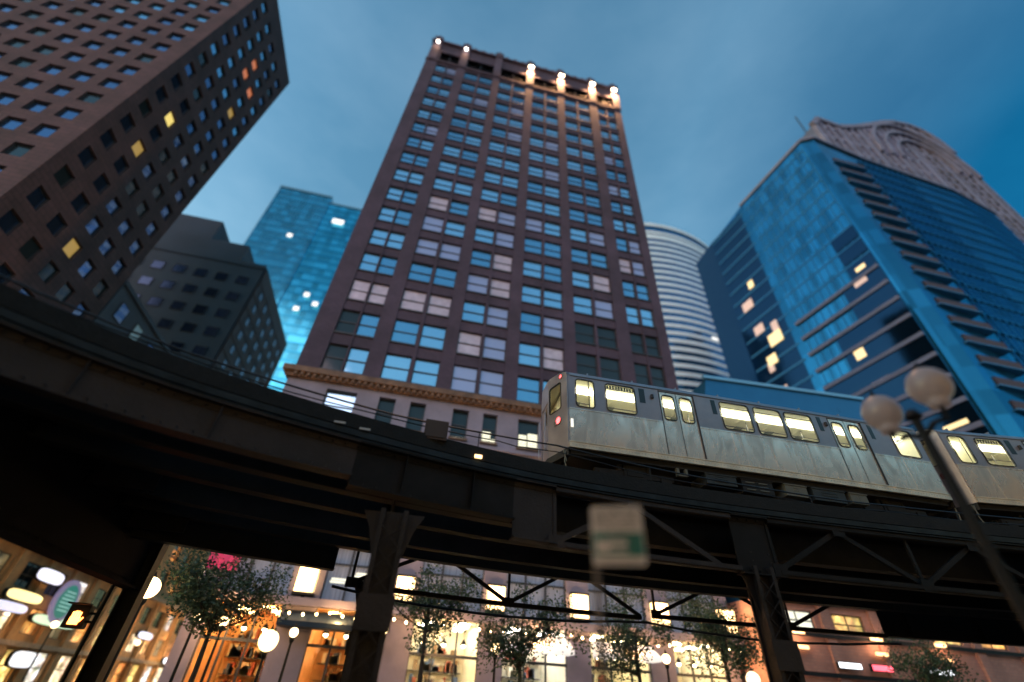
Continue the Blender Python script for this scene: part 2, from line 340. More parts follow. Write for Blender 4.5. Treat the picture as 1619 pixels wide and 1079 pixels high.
for r_, (z0, z1) in enumerate(rows):
    for c_, (x0, x1) in enumerate(cols):
        q = rnd.random(); gi = 1 if q < 0.50 else 2 if q < 0.82 else 5 if q < 0.96 else 3
        if r_ > 6: gi = 1 if q < 0.55 else 2 if q < 0.93 else 5
        if r_ == 2: gi = 3 if c_ < 4 else gi
        if r_ == 3 and c_ in (4,5): gi = 3
        if r_ < 3 and c_ > 7: gi = 4 if r_ < 2 or q < .5 else 2
        if (r_, c_) == (0,0) or (r_,c_) == (1,0): gi = 4
        gi = {(0,4):5,(0,5):5,(1,4):3,(1,5):5,(1,7):3,(0,2):1,(0,3):1,(1,2):2,(1,3):1,(3,4):5,(3,5):3}.get((r_, c_), gi)
        if r_ < 7: put_window(tower, (x0+x1)/2, TY+0.27, z0, x1-x0, z1-z0, m_frame, GM[gi])
        else: st.put((x0+x1)/2, TY+0.27, z0, x1-x0, z1-z0, gi)
for (x0, x1) in acols: st.put((x0+x1)/2, TY+0.4, 85.0, x1-x0, 3.3, 2, style='cross')
g_lit = mat('lit_office_glass', (0.3,0.3,0.25), 0.3, emit=(0.95,0.9,0.62), estr=0.5)
for k, (x0, x1) in enumerate(scols):
    put_window(tower, (x0+x1)/2, TY+0.2, 17.6, x1-x0, 2.55, m_frame, [g_blue, g_dark, g_dark, g_dark, g_dark, g_dark, g_dark, g_dark, g_dark, g_dark][k])
    st.put((x0+x1)/2, TY+0.2, 10.0, x1-x0, 2.4, 4)
st.build(tower)
m_blind = emis('blind_glow', (1.0,0.95,0.62), 0.9)                     # lit blinds low in three stone level windows
for (x0,x1,z0,z1) in ((1.9,2.95,17.68,17.86),(4.35,5.0,17.7,18.75),(5.02,5.4,17.7,18.1),(7.35,8.0,17.7,19.0),(8.1,8.9,17.9,19.1)):
    n = max(1, int((z1-z0)/0.2))
    lb = MB()
    for i in range(n): lb.box(x0, x1, TY+0.12, TY+0.14, z0+i*0.2, z0+i*0.2+0.13)
    lb.box(x0+0.02, x0+0.04, TY+0.13, TY+0.135, z0, z0+n*0.2-0.07); lb.build('lit_blind', m_blind, tower)
for (x0, x1) in scols: si = MB(); si.box(x0-0.1, x1+0.1, TY-0.3, TY-0.12, 17.42, 17.6); si.build('window_sill', m_terra, tower)
m_flood = emis('flood_lamp_glow', (1.0,0.78,0.50), 16)
m_flood2 = emis('flood_lamp_white', (1.0,0.85,0.72), 9)
def point(loc, e, col, r=0.12, parent=None, spot=None, aim=(0,0,-1)):
    L = bpy.data.lights.new('lamp_light', 'SPOT' if spot else 'POINT'); L.energy = e*KE; L.color = col; L.shadow_soft_size = r
    if spot: L.spot_size = R(spot); L.spot_blend = 0.8
    o = bpy.data.objects.new('lamp_light', L); COL.objects.link(o); o.location = Vector(loc) - (wloc(parent) if parent else Vector((0,0,0)))
    if parent: o.parent = parent
    o.rotation_euler = Vector(aim).to_track_quat('-Z','Y').to_euler(); return o
for x, big in ((6.4,1),(12.0,1),(17.85,1),(22.0,1),(-10.2,0),(-5.3,0)):
    f = MB(); f.box(x-0.22, x+0.22, TY-0.75, TY-0.55, 90.2, 90.55); f.bar((x,TY-0.22,90.7),(x,TY-0.65,90.62),0.08)
    fo = f.build('floodlight', m_black, tower)
    g = MB(); s_ = 0.40 if big else 0.22
    g.box(x-s_, x+s_, TY-0.86, TY-0.5, 90.0, 90.18); g.build('lamp_lens', m_flood if big else m_flood2, fo)
    point((x, TY-1.0, 90.05), 8000 if big else 160, (1.0,0.50,0.22), 0.2, tower, 110, (0,0.22,-1))

# ground floor of the tower: curtains upstairs, canopies and lit shop windows below
m_curt = mat('grey_blue_curtain', (0.20,0.23,0.30), 0.8, var=0.35, vscale=2.5, stretch=(3,3,0.15), emit=(0.45,0.55,0.75), estr=0.07)
m_curtw = mat('lit_cream_blind', (0.5,0.5,0.4), 0.7, emit=(0.95,0.95,0.75), estr=0.75)
pX = [(-10.2,-6.4),(-4.5,-0.5),(1.3,5.4),(6.9,11.05),(12.6,16.7),(18.4,22.2)]
def glowmat(name, c, st_):
    """glowing shop pane: noise in its emission stands in for a lit interior"""
    M = mat(name, (0.25,0.23,0.18), 0.35, emit=c, estr=st_); t = M.node_tree; b = t.nodes['Principled BSDF']
    g = t.nodes.new('ShaderNodeNewGeometry'); n = t.nodes.new('ShaderNodeTexNoise'); n.inputs['Scale'].default_value = 0.8; n.inputs['Detail'].default_value = 7; n.inputs['Roughness'].default_value = 0.68
    v = t.nodes.new('ShaderNodeTexVoronoi'); v.inputs['Scale'].default_value = 1.7; t.links.new(g.outputs['Position'], n.inputs[0]); t.links.new(g.outputs['Position'], v.inputs['Vector'])
    r = t.nodes.new('ShaderNodeValToRGB'); e = r.color_ramp.elements; e[0].position = 0.36; e[0].color = (0.05,0.035,0.02,1); e[1].position = 0.66; e[1].color = (1.5,1.45,1.3,1); q = e.new(0.52); q.color = (0.62,0.5,0.36,1)
    t.links.new(n.outputs[0], r.inputs[0])
    m1 = t.nodes.new('ShaderNodeMix'); m1.data_type = 'RGBA'; m1.blend_type = 'MULTIPLY'; m1.inputs[0].default_value = 1; m1.inputs[6].default_value = (*c, 1); t.links.new(r.outputs[0], m1.inputs[7])
    m2 = t.nodes.new('ShaderNodeMix'); m2.data_type = 'RGBA'; m2.blend_type = 'OVERLAY'; m2.inputs[0].default_value = 0.12; t.links.new(m1.outputs[2], m2.inputs[6]); t.links.new(v.outputs['Color'], m2.inputs[7])
    t.links.new(m2.outputs[2], b.inputs['Emission Color']); return M
m_shopw = [glowmat('shop_glow_'+n, c, s) for n, c, s in (('amber',(1.0,0.50,0.14),1.3),('white',(0.98,0.92,0.72),2.0),('cool',(0.80,0.86,1.0),1.7),('yellow',(1.0,0.74,0.26),1.3),('orange',(1.0,0.38,0.09),1.0),('dim',(0.7,0.6,0.35),0.3))]
for i, (x0, x1) in enumerate(pX):
    f = MB(); n = 3
    for j in range(n+1): x = x0+(x1-x0)*j/n; f.box(max(x0,x-0.06), min(x1,x+0.06), TY+0.05, TY+0.2, 5.85, 8.9)
    f.box(x0, x1, TY+0.06, TY+0.19, 7.9, 8.0)
    w = f.build('window', m_frame, tower)
    for j in range(n):
        a = x0+(x1-x0)*j/n; b = x0+(x1-x0)*(j+1)/n
        p = MB(); p.box(a+0.06, b-0.06, TY+0.22, TY+0.24, 5.85, 8.9)
        p.build('pane', m_curt if not (i == 1 and j != 1) else m_curt, w)
    if i == 1:
        b_ = MB()
        for (a,b,z0,z1) in ((-2.9,-1.9,7.0,7.75),(-1.75,-1.2,6.9,8.2),(-4.2,-3.3,6.9,7.3)):
            k = int((z1-z0)/0.16)
            b_ = MB()
            for q in range(k): b_.box(a+0.05*q, b+0.05*q, TY+0.19, TY+0.215, z0+q*0.16, z0+q*0.16+0.12)
            b_.build('lit_blind', m_curtw, tower)
    sc = MB()                                                           # shopfront with mullions, transom and clear panes
    for j in range(4): x = x0+(x1-x0)*j/3; sc.box(max(x0,x-0.05), min(x1,x+0.05), TY-0.02, TY+0.12, 0.15, 5.45)
    sc.box(x0, x1, TY-0.01, TY+0.11, 3.55, 3.70); sc.box(x0, x1, TY, TY+0.1, 0.15, 0.6)
    s_o = sc.build('shopfront', m_frame, tower)
    for j in range(3):
        for z0, z1 in ((0.6,3.55),(3.7,5.45)):
            p = MB(); p.poly([(x0+(x1-x0)*j/3+0.05,TY+0.06,z0),(x0+(x1-x0)*(j+1)/3-0.05,TY+0.06,z0),(x0+(x1-x0)*(j+1)/3-0.05,TY+0.06,z1),(x0+(x1-x0)*j/3+0.05,TY+0.06,z1)]); p.build('pane', m_cg, s_o)
    warm = i < 2; rm = MB()
    rm.box(x0-0.15, x0, TY+0.4, TY+6, 0.13, 5.5); rm.box(x1, x1+0.15, TY+0.4, TY+6, 0.13, 5.5); rm.box(x0, x1, TY+6, TY+6.15, 0.13, 5.5); rm.box(x0, x1, TY+0.4, TY+6, 5.46, 5.6); rm.box(x0, x1, TY+0.4, TY+6, 0.13, 0.16)
    rm.build('shop_room', mat('shop_plaster_warm', (0.70,0.42,0.20), 0.7, var=0.25, vscale=1.2) if warm else mat('shop_plaster', (0.75,0.70,0.58), 0.7, var=0.12, vscale=1.2), tower)
    gw = [(1.0,0.60,0.22),(1.0,0.62,0.25),(1.0,0.92,0.70),(0.92,0.95,1.0),(1.0,0.88,0.55),(1.0,0.90,0.66)][i]
    mg = emis('shop_ceiling_light', gw, (22,24,30,32,26,24)[i])
    for q in range(3):
        for w_ in range(2):
            cpn = MB(); xa = x0+(x1-x0)*(0.2+0.55*w_); cpn.box(xa-0.12, xa+0.5, TY+1.0+q*1.6, TY+1.35+q*1.6, 5.36, 5.45); cpn.build('ceiling_light', mg, tower)
    for q in range(3):
        xa = x0+(x1-x0)*(0.2+0.3*q); pn = MB(); pn.lathe([(0.03,0.30),(0.22,0.0),(0.20,-0.02)], (xa, TY+0.8, 4.3), 14); pn.bar((xa,TY+0.8,4.6),(xa,TY+0.8,5.45),0.02); po = pn.build('pendant_lamp', m_black, tower)
        pb = MB(); pb.lathe([(0.05,-0.16),(0.12,-0.08),(0.12,-0.02),(0.05,0.02)], (xa, TY+0.8, 4.3), 10); pb.build('bulb', emis('pendant_glow', (1.0,0.72,0.38), 30), po)
    sv = MB(); rk = random.Random(40+i)
    for z in (1.2,2.1,3.0,3.9): sv.box(x0+0.2, x1-0.2, TY+5.4, TY+5.98, z, z+0.05)
    sv.build('shelf', m_frame, tower)
    for nm, col_ in (('red_goods',(0.30,0.07,0.04)),('brown_goods',(0.20,0.12,0.06)),('pale_goods',(0.6,0.55,0.45)),('blue_goods',(0.06,0.10,0.20))):
        gd = MB()
        for z in (1.25,2.15,3.05,3.95):
            for _ in range(5): xx = rk.uniform(x0+0.3, x1-0.7); gd.box(xx, xx+rk.uniform(0.12,0.4), TY+5.45, TY+5.9, z, z+rk.uniform(0.25,0.7))
        gd.build(nm, mat(nm, col_, 0.6), tower, kind='stuff')
m_lant = mat('sconce_glow', (0.9,0.8,0.6), 0.4, emit=(1.0,0.60,0.24), estr=3.0)
for i, x in enumerate((-5.45,0.4,6.2,11.85,17.6,22.6)):
    f = MB(); f.box(x-0.62, x+0.62, TY-0.66, TY-0.20, 6.0, 6.15); f.box(x-0.62, x+0.62, TY-0.66, TY-0.2, 7.5, 7.62)
    for a in (-0.6, 0.56): f.box(x+a, x+a+0.04, TY-0.66, TY-0.62, 6.15, 7.5)
    f.box(x-0.1, x+0.1, TY-0.35, TY-0.2, 5.86, 6.0)
    so = f.build('wall_lantern', m_black, tower)
    g = MB(); g.box(x-0.56, x+0.56, TY-0.61, TY-0.24, 6.15, 7.5); g.build('lantern_glass', m_lant, so)
    point((x, TY-0.95, 7.1), 90, (1.0,0.6,0.3), 0.25, tower)

def awning(x0, x1, z, h, d, m_, label):
    a = MB(); n = len(a.v)
    a.v += [(x0,TY-0.14,z+h),(x1,TY-0.14,z+h),(x1,TY-0.14-d,z+0.25),(x0,TY-0.14-d,z+0.25),(x0,TY-0.14,z),(x1,TY-0.14,z),(x1,TY-0.14-d,z),(x0,TY-0.14-d,z)]
    for f in ((0,3,2,1),(4,5,6,7),(3,7,6,2),(0,1,5,4),(0,4,7,3),(1,2,6,5)): a.f.append(tuple(n+i for i in f)); a.m.append(0)
    tag(a.build('awning', m_), label, 'awning', 'awnings over the shopfronts')
m_navy = mat('navy_canvas', (0.012,0.03,0.05), 0.8); m_cream = mat('backlit_cream_canvas', (0.6,0.55,0.5), 0.7, emit=(0.95,0.92,0.88), estr=0.55)
awning(-6.2,-0.6,4.35,0.9,1.4,m_navy,'dark navy canvas awning over the amber shopfront left of the steel column')
awning(6.9,11.1,4.1,0.9,1.2,m_cream,'backlit cream awning on the tower base, third shopfront from the right')
awning(12.7,16.8,4.1,0.9,1.2,m_cream,'backlit cream awning behind the parking sign pole')

LAMPS = []
# ------------------------------------------------------------------ rose granite tower at left
LX, LY = -34.0, 28.2
lt = thing('granite_tower', 'rose granite tower with square punched windows rising past the top left corner', 'office tower', (-49, 40, 0))
lb_ = MB()
rowsL = [(19.0+3.14*k-1.0+0.2, 19.0+3.14*k+1.15-0.2) for k in range(21) if 19+3.14*k < 80.5]
colR = [(y-0.72, y+0.72) for y in (30.1, 32.85, 35.5, 38.15, 40.85)]
colL = [(x-0.75, x+0.75) for x in [-36.5-2.55*k for k in range(11)]][::-1]
cells(lb_, 'x', LX, 1, LY+0.35, 42.6, 8.0, 83.0, colR, rowsL, 0.35, 0)
cells(lb_, 'y', LY, -1, -64.4, LX, 8.0, 83.0, colL, rowsL, 0.35, 0)
lb_.box(-64.4, LX-0.35, LY+0.35, 42.25, 0.15, 82.6, 1); lb_.box(-64.4, LX, 42.25, 42.6, 0.15, 8, 0); lb_.box(-64.4, LX-0.35, 42.25, 42.58, 8.0, 82.9, 0)
lb_.box(-64.4, LX+0.004, LY-0.004, LY+0.3, 83.0, 83.6); lb_.box(LX-0.3, LX+0.004, LY+0.3, 42.6, 83.0, 83.6)
lb_.build('wall', [m_rose, m_core], lt)
st = Stuff([m_frame, g_left, g_dark, g_blue2]); cand = []
m_lity = mat('lit_office_yellow', (0.3,0.25,0.1), 0.4, emit=(0.95,0.72,0.20), estr=0.65)
m_litd = mat('lit_office_dim', (0.2,0.15,0.1), 0.4, emit=(0.8,0.5,0.12), estr=0.28)
m_lito = mat('lit_office_red', (0.3,0.1,0.05), 0.4, emit=(0.95,0.28,0.12), estr=0.35)
lit = {('R',10,1):m_lity, ('R',8,1):m_litd, ('R',4,2):m_litd, ('R',14,3):m_litd, ('R',16,2):m_lito, ('R',16,3):m_lito, ('R',17,2):m_lito}
for r_, (z0, z1) in enumerate(rowsL):
    for c_, (a, b) in enumerate(colR): cand.append((z0, 'R', r_, c_, LX-0.2, (a+b)/2, b-a, z1-z0, R(90)))
    for c_, (a, b) in enumerate(colL): cand.append((z0+3*(len(colL)-c_), 'L', r_, c_, (a+b)/2, LY+0.2, b-a, z1-z0, 0))
cand.sort(key=lambda t: t[0]); n = 0
for (_, s_, r_, c_, x, y, w, h, rz) in cand:
    key = (s_, r_, c_); z0 = rowsL[r_][0]
    if n < 95 or key in lit: put_window(lt, x, y, z0, w, h, m_frame, lit.get(key, g_left if rnd.random() < .7 else g_dark), rz, 'plain'); n += 1
    else: st.put(x, y, z0, w, h, 3 if (r_ > 13 and rnd.random() < .6) else 1 if rnd.random() < .8 else 2, rz, 'plain')
st.build(lt)
# street level of the granite tower: beige stone storefront facing the cross street
bs = MB()
yb = [28.2+1.8*k for k in range(9)]
cells(bs, 'x', LX+0.5, 1, 27.6, 42.6, 0.15, 8.0, [(28.6,31.2),(32.2,34.8),(35.8,38.4),(39.4,42.0)], [(0.6,3.4),(4.2,6.6)], 0.45, 0)
cells(bs, 'y', LY-0.5, -1, -64.4, LX, 0.15, 8.0, [(-62+k*4.6,-59+k*4.6) for k in range(6)], [(0.6,3.4),(4.2,6.6)], 0.45, 0)
bs.box(LX-0.2, LX+0.75, 27.4, 42.8, 8.0, 8.35); bs.box(-64.4, LX-0.2, LY-0.75, LY-0.0, 8.0, 8.35); bs.box(LX+0.5, LX+0.62, 28.0, 42.6, 3.6, 3.9)
m_beige = mat('warm_limestone', (0.42,0.29,0.18), 0.75, var=0.2, vscale=0.8)
bs.build('stone_base', m_beige, lt)
for k, y in enumerate((29.9,33.5,37.1,40.7)):
    for j, (z0, z1) in enumerate(((0.6,3.4),(4.2,6.6))):
        put_window(lt, LX+0.25, y, z0, 2.6, z1-z0, m_frame, [m_shopw[1],m_shopw[3],m_shopw[0],m_shopw[5],m_shopw[3],m_shopw[5],m_shopw[0],m_shopw[1]][k*2+j], R(90), 'cross', 'shop_window')
for k in range(6):
    for j, (z0, z1) in enumerate(((0.6,3.4),(4.2,6.6))):
        put_window(lt, -60.5+k*4.6, LY-0.3, z0, 3.0, z1-z0, m_frame, m_shopw[(k*2+j) % 6], 0, 'cross', 'shop_window')

# ------------------------------------------------------------------ slate building, blue grey building, orange lit building down the cross street
sb = thing('slate_building', 'dark slate stepped building behind the granite tower with a brown side wall', 'building', (-45, 76, 0))
w = MB(); w.box(-64,-34,66,89.5,8,61.8,0); w.box(-64,-38.8,66.5,80,61.8,66.5,0); w.box(-64,-45.9,67,80,66.5,72,0); w.box(-34,-33.7,66.3,89.5,8,61.4,1); w.box(-64,-34,65.85,66,60.9,61.8,0)
w.build('wall', [m_slate, m_slatebrown], sb)
tr = MB()
for k in range(15): tr.box(-33.7,-33.58,66.6,89.3,16+3*k,16.35+3*k)
tr.build('string_course', m_slatebrown, sb)
for k in range(14):
    for j in range(6): put_window(sb, -33.60, 69+j*3.5, 17.0+3*k, 1.5, 1.7, m_frame, g_slw, R(90), 'plain')
for k in range(11):
    for j in range(7): put_window(sb, -36.5-j*3.4, 65.90, 17.5+3.9*k, 1.9, 1.8, m_frame, g_slw if (k*5+j*3) % 5 else g_left, 0, 'plain')
gl = thing('grey_building', 'low blue grey building with flat roof between the granite tower and the slate building', 'building', (-43, 54, 0))
w = MB(); w.box(-54,-34,42.8,65.7,8,34.2); w.box(-54.2,-33.8,42.75,65.75,34.2,34.7); w.build('wall', m_greylow, gl)
for k in range(6):
    for j in range(6): put_window(gl, -33.90, 45+j*3.6, 12+3.8*k, 1.6, 2.0, m_frame, g_left if (k,j) != (5,1) else m_band, R(90), 'plain')
ob = thing('lamplit_building', 'long row building washed in orange lamplight on the cross street left of the brick tower', 'building', (-43, 66, 0))
w = MB()
yc = [(45+4.6*k, 47.4+4.6*k) for k in range(18)]
cells(w, 'x', -33.4, 1, 43.2, 129, 0.15, 10.8, yc, [(0.7,3.2),(4.4,6.4),(7.6,9.6)], 0.4, 0); w.box(-54,-33.8,43.2,129,0.15,10.8)
cells(w, 'x', -33.35, 1, 66.6, 129, 10.8, 24.0, [c for c in yc if c[0] > 68], [(12.0,14.2),(15.6,17.8),(19.2,21.4)], 0.4, 0); w.box(-40,-33.75,66.6,129,10.8,24.0)
for k in range(19): w.box(-33.4,-33.15,42.9+4.6*k+0.4,42.9+4.6*k+1.3,0.15,10.4)
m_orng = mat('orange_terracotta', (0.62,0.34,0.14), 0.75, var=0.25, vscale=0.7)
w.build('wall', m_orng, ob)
g = MB(); g.box(-33.4,-32.8,43.2,129,10.4,10.8); g.box(-33.4,-33.0,43.2,129,3.4,3.8); g.box(-33.4,-32.9,66.6,129,23.6,24.2); g.build('cornice', mat('pale_cornice', (0.5,0.36,0.24), 0.7, var=0.2), ob)
for k, (a, b) in enumerate(yc):
    for j, (z, hh) in enumerate(((0.7,2.5),(4.4,2.0),(7.6,2.0),(12.0,2.2),(15.6,2.2),(19.2,2.2))):
        if j > 2 and a < 68: continue
        gm = m_shopw[(k*5+j*3) % 6] if (j < 2 or (k+j) % 3 == 0) else g_dark
        put_window(ob, -33.6, (a+b)/2, z, 2.4, hh, m_frame, gm, R(90), 'cross' if j else 'sash', 'shop_window' if j < 2 else 'window')
for (y, z, wd, h, c, st_, lab) in ((57.3,8.3,4.6,1.2,(0.85,0.82,1.0),0.9,'oval white violet lit sign high on the orange lit front at far left'),
      (62.0,5.2,8.0,0.9,(0.70,1.0,0.62),.6,'long pale green lit strip sign below the round teal sign'),
      (54.5,5.6,5.0,0.8,(0.75,0.72,1.0),0.7,'pale violet lit strip sign left of the pale green one'),
      (60.5,1.8,4.0,1.4,(0.95,0.95,1.0),0.8,'white lit panel sign low at the far left corner'),
      (84.0,5.9,5.0,0.9,(0.80,0.78,1.0),1.1,'small violet white lit sign right of the left portal column'),
      (55.5,6.5,5.5,0.9,(1.0,0.72,0.25),1.3,'amber lit strip sign left of the round teal sign'),
      (97.0,3.6,6.0,0.9,(0.85,0.88,1.0),2.0,'cold white lit sign low under the leftmost tree')):
    s_ = thing('shop_sign', lab, 'shop sign', (-33, y, z))
    pr = [(y+wd/2*math.copysign(abs(math.cos(t))**0.6, math.cos(t)), z+h/2+h/2*math.copysign(abs(math.sin(t))**0.6, math.sin(t))) for t in [2*math.pi*j/24 for j in range(24)]]
    f = MB(); n0 = len(f.v); f.v += [(-33.0,a,b) for a,b in pr]+[(-32.7,a,b) for a,b in pr]; f.f = [tuple(range(24)), tuple(range(24,48))[::-1]]+[(j,(j+1)%24,24+(j+1)%24,24+j) for j in range(24)]; f.m = [0]*26; f.build('sign_box', m_black, s_)
    g = MB(); g.poly([(-32.69, y+(a-y)*0.94, z+h/2+(b-z-h/2)*0.88) for a, b in pr]); g.build('sign_face', emis('sign_glow', c, st_), s_)
def discx(mb_, x0, x1, y, z, r, k=32, mi=0): 
    n = len(mb_.v)
    for x in (x0, x1): mb_.v += [(x, y+r*math.cos(2*math.pi*j/k), z+r*math.sin(2*math.pi*j/k)) for j in range(k)]
    mb_.f += [tuple(range(n,n+k)), tuple(range(n+k,n+2*k))[::-1]]+[(n+j,n+(j+1)%k,n+k+(j+1)%k,n+k+j) for j in range(k)]; mb_.m += [mi]*(k+2)
rs_ = thing('round_sign', 'round shop sign with a violet ring and a striped teal centre at far left', 'shop sign', (-33,61,7.0))
g = MB(); discx(g,-32.8,-32.5,61.5,7.4,1.9); g.build('ring', mat('violet_ring', (0.16,0.12,0.22), 0.5, emit=(0.45,0.38,0.62), estr=0.25), rs_)
g = MB(); discx(g,-32.5,-32.45,61.5,7.4,1.45); g.build('disc', mat('teal_disc', (0.02,0.12,0.10), 0.5, emit=(0.02,0.30,0.24), estr=0.35), rs_)
g = MB()
for k in range(6): g.box(-32.45,-32.42,61.5-1.1+0.1*abs(k-2.5),61.5+1.1-0.1*abs(k-2.5),6.55+k*0.32,6.65+k*0.32)
g.build('stripes', mat('pale_teal_stripe', (0.3,0.5,0.48), 0.5, emit=(0.5,0.8,0.75), estr=0.4), rs_)
for k, (x, y, e) in enumerate(((-30.5,48,4500),(-30.5,58,6000),(-30.5,77,22000),(-30.5,92,32000),(-30.5,108,32000))):
    street_spec = (x, y, 5.2, 0.28, ('glowing street lamp nearest on the far side of the cross street','second glowing street lamp along the far side of the cross street','third glowing street lamp along the far side of the cross street','fourth glowing street lamp along the far side of the cross street','farthest glowing street lamp along the cross street')[k], None, e)
    LAMPS.append(street_spec)

# ------------------------------------------------------------------ teal glass tower far down the street
tg = thing('teal_glass_tower', 'bright teal glass tower far off between the slate building and the brick tower', 'glass tower', (-68, 160, 0))
w = MB(); w.box(-90,-66,150,175,0.1,191,0); w.box(-66,-44,150.5,175,0.1,187,0); w.box(-44,-30,152,175,0.1,150,0)
w.build('curtain_wall', g_teal, tg)
w = MB()
for k in range(47): w.box(-90.1,-66,149.85,150,4*k+3,4*k+3.7); w.box(-66,-43.9,150.35,150.5,4*k+3,4*k+3.7)
w.build('spandrels', g_teal2, tg)
w = MB()
for k in range(19): w.box(-90+1.25*k*1.05,-89.85+1.25*k*1.05,149.7,150,2,191)
w.box(-90.2,-66,149.6,175,191,192); w.box(-66,-43.8,150.2,175,187,188)
w.build('mullions', m_tealm, tg)
m_litw = emis('lit_window_white', (1.0,0.95,0.88), 0.9)
for (x0,x1,z0,z1) in ((-61,-56,173,176),(-58.5,-56.5,126,128),(-54,-52,122,124),(-60,-58,118,120),(-76,-74,158,160)):
    p = MB(); p.box(x0,x1,149.5,149.6,z0,z1); p.build('lit_window', m_litw, tg)

# ------------------------------------------------------------------ round striped tower
rs = thing('round_striped_tower', 'round white and blue striped tower standing behind the right edge of the brick tower', 'tower', (93.9, 176.6, 0))
CX, CY, RR = 93.9, 176.6, 58.0
g = MB(); g.lathe([(RR-0.15,0.1),(RR-0.15,183)], (CX,CY,0), 96); g.build('glazing', g_band, rs, smooth=False)
w = MB()
for k in range(46):
    z = 8+3.85*k
    if z > 181: break
    h = 1.8 if k not in (43,) else 3.0
    w.lathe([(RR-0.25,z),(RR,z),(RR,z+h),(RR-0.25,z+h)], (CX,CY,0), 96)
w.lathe([(RR-0.65,182.5),(RR+0.3,182.5),(RR+0.3,184.6),(RR-4,184.6)], (CX,CY,0), 96)
w.build('white_band', m_band, rs)
w = MB()
for k in range(96):
    t = 2*math.pi*k/96; w.bar((CX+(RR-0.5)*math.cos(t),CY+(RR-0.5)*math.sin(t),1),(CX+(RR-0.5)*math.cos(t),CY+(RR-0.5)*math.sin(t),183),0.25)
w.build('mullions', m_tealm, rs)
w = MB()
for t, z in ((-2.22,88),(-2.16,87.6),(-2.0,87),(-1.9,86.6),(-1.78,86.5),(-1.9,84),(-1.5,96),(-1.25,77),(-1.2,64),(-2.1,66),(-1.9,64.5),(-1.4,118)):
    a = Vector((CX+(RR+0.1)*math.cos(t), CY+(RR+0.1)*math.sin(t), z)); d = Vector((-math.sin(t), math.cos(t), 0)); w.bar(a-d*1.4, a+d*1.4, 0.3, 0.9)
w.build('lit_window', m_litw, rs)

# ------------------------------------------------------------------ blue glass tower at right and the arched tower behind it
C = Vector((74.9,40.0)); A = Vector((70.6,71.9)); H = 110.7
bt = thing('blue_glass_tower', 'royal blue glass tower at right with pale floor bands and a column of dark slots', 'glass tower', (95, 60, 0))
plan = [tuple(A),(71.2,67.5),(72.1,60.5),(72.35,58.5),tuple(C),(77.2,38.6),(93,40.2),(104.4,40.8),(120.3,41.6),(137.9,44.5),(138,80),(72,80)]
w = MB(); w.prism(plan[2:], 0.1, H); w.build('curtain_wall', g_royal, bt)
w = MB(); w.prism([plan[0],plan[1],plan[2],(80,60.6),(80,80),(70.6,80)], 0.1, H-1.5); w.build('rear_wing', g_black, bt)
d = (A-C).normalized(); nn = Vector((d.y, -d.x)); nn = -nn if nn.x > 0 else nn
Lf = (A-C).length
def onface(u, off=0.0): p = C+d*u+nn*off; return p
def slab(mb_, u0, u1, z0, z1, off0, off1, mi=0):
    a, b, c, e = onface(u0,off0), onface(u1,off0), onface(u1,off1), onface(u0,off1)
    mb_.prism([(a.x,a.y),(b.x,b.y),(c.x,c.y),(e.x,e.y)], z0, z1, mi)
w = MB(); wf = MB(); dk = MB()
for k in range(27):
    z = 2.6+4.04*k
    top = 19.8 - max(0, (z-50))*0.0
    if z < 70: slab(w, 0.6, 19.0, z, z+0.75, -0.35, 0.45)
    else: slab(wf, 0.6, 19.0, z, z+0.4, -0.35, 0.10)
    u1 = 19 if z < 50 else 13 if z < 58 else 8.0 if z < 66 else 5.5
    if z < 78: slab(dk, 0.5, u1, z+0.76, z+4.03, -0.2, 0.22)  # dark panes painted in as the reflection of another building
    slab(wf, 20.0, Lf-0.4, z, z+0.5, -0.3, 0.12)
for k in range(12): slab(wf, 0.5+k*1.6, 0.62+k*1.6, 3, H-1, -0.2, 0.14)
w.build('floor_band', m_mauve, bt); wf.build('mullions', mat('blue_mullion', (0.03,0.16,0.30), 0.4, 0.5), bt); dk.build('painted_reflection', g_black, bt)
sl = MB(); sh = MB()
for k in range(26):
    z = 5.0+4.04*k
    if z > 104: break
    sl.box(79.6,87.6,38.55+0.08,39.8,z,z+1.5); sh.box(79.3,87.9,38.42,39.85,z-0.18,z)  # dark plum boxes on the glass stand in for shaded recesses
sl.build('painted_slot', m_slot, bt); sh.build('ledge', mat('blue_ledge', (0.05,0.22,0.42), 0.5, 0.3), bt)
cp = MB()
for a, b in zip(plan[4:-2], plan[5:-1]): cp.bar((a[0],a[1],H+0.4),(b[0],b[1],H+0.4),0.9,0.9)
slab(cp, 0, 19.8, H, H+0.85, -0.5, 0.3); cp.build('parapet', m_mauve, bt)
wm = MB()
for k in range(27):
    for (a, b) in (((89.0,39.8),(93,40.2)),((93,40.2),(104.4,40.8)),((104.4,40.8),(120.3,41.6)),((120.3,41.6),(137.9,44.5))): wm.bar((a[0],a[1]-0.05,2.6+4.04*k),(b[0],b[1]-0.05,2.6+4.04*k),0.3,0.55)
for i in range(1, 30):
    x = 89+i*1.62; y = 40.05+(x-93)*0.0526 if x < 104.4 else 40.8+(x-104.4)*0.0503 if x < 120.3 else 41.6+(x-120.3)*0.165
    wm.box(x, x+0.12, y-0.22, y+0.3, 1, H)
wm.build('mullions', g_navy, bt)
m_lita = mat('lit_office_amber', (0.4,0.3,0.15), 0.4, emit=(1.0,0.70,0.34), estr=1.0)
m_litp = mat('lit_office_peach', (0.4,0.3,0.25), 0.4, emit=(0.95,0.62,0.50), estr=0.45)
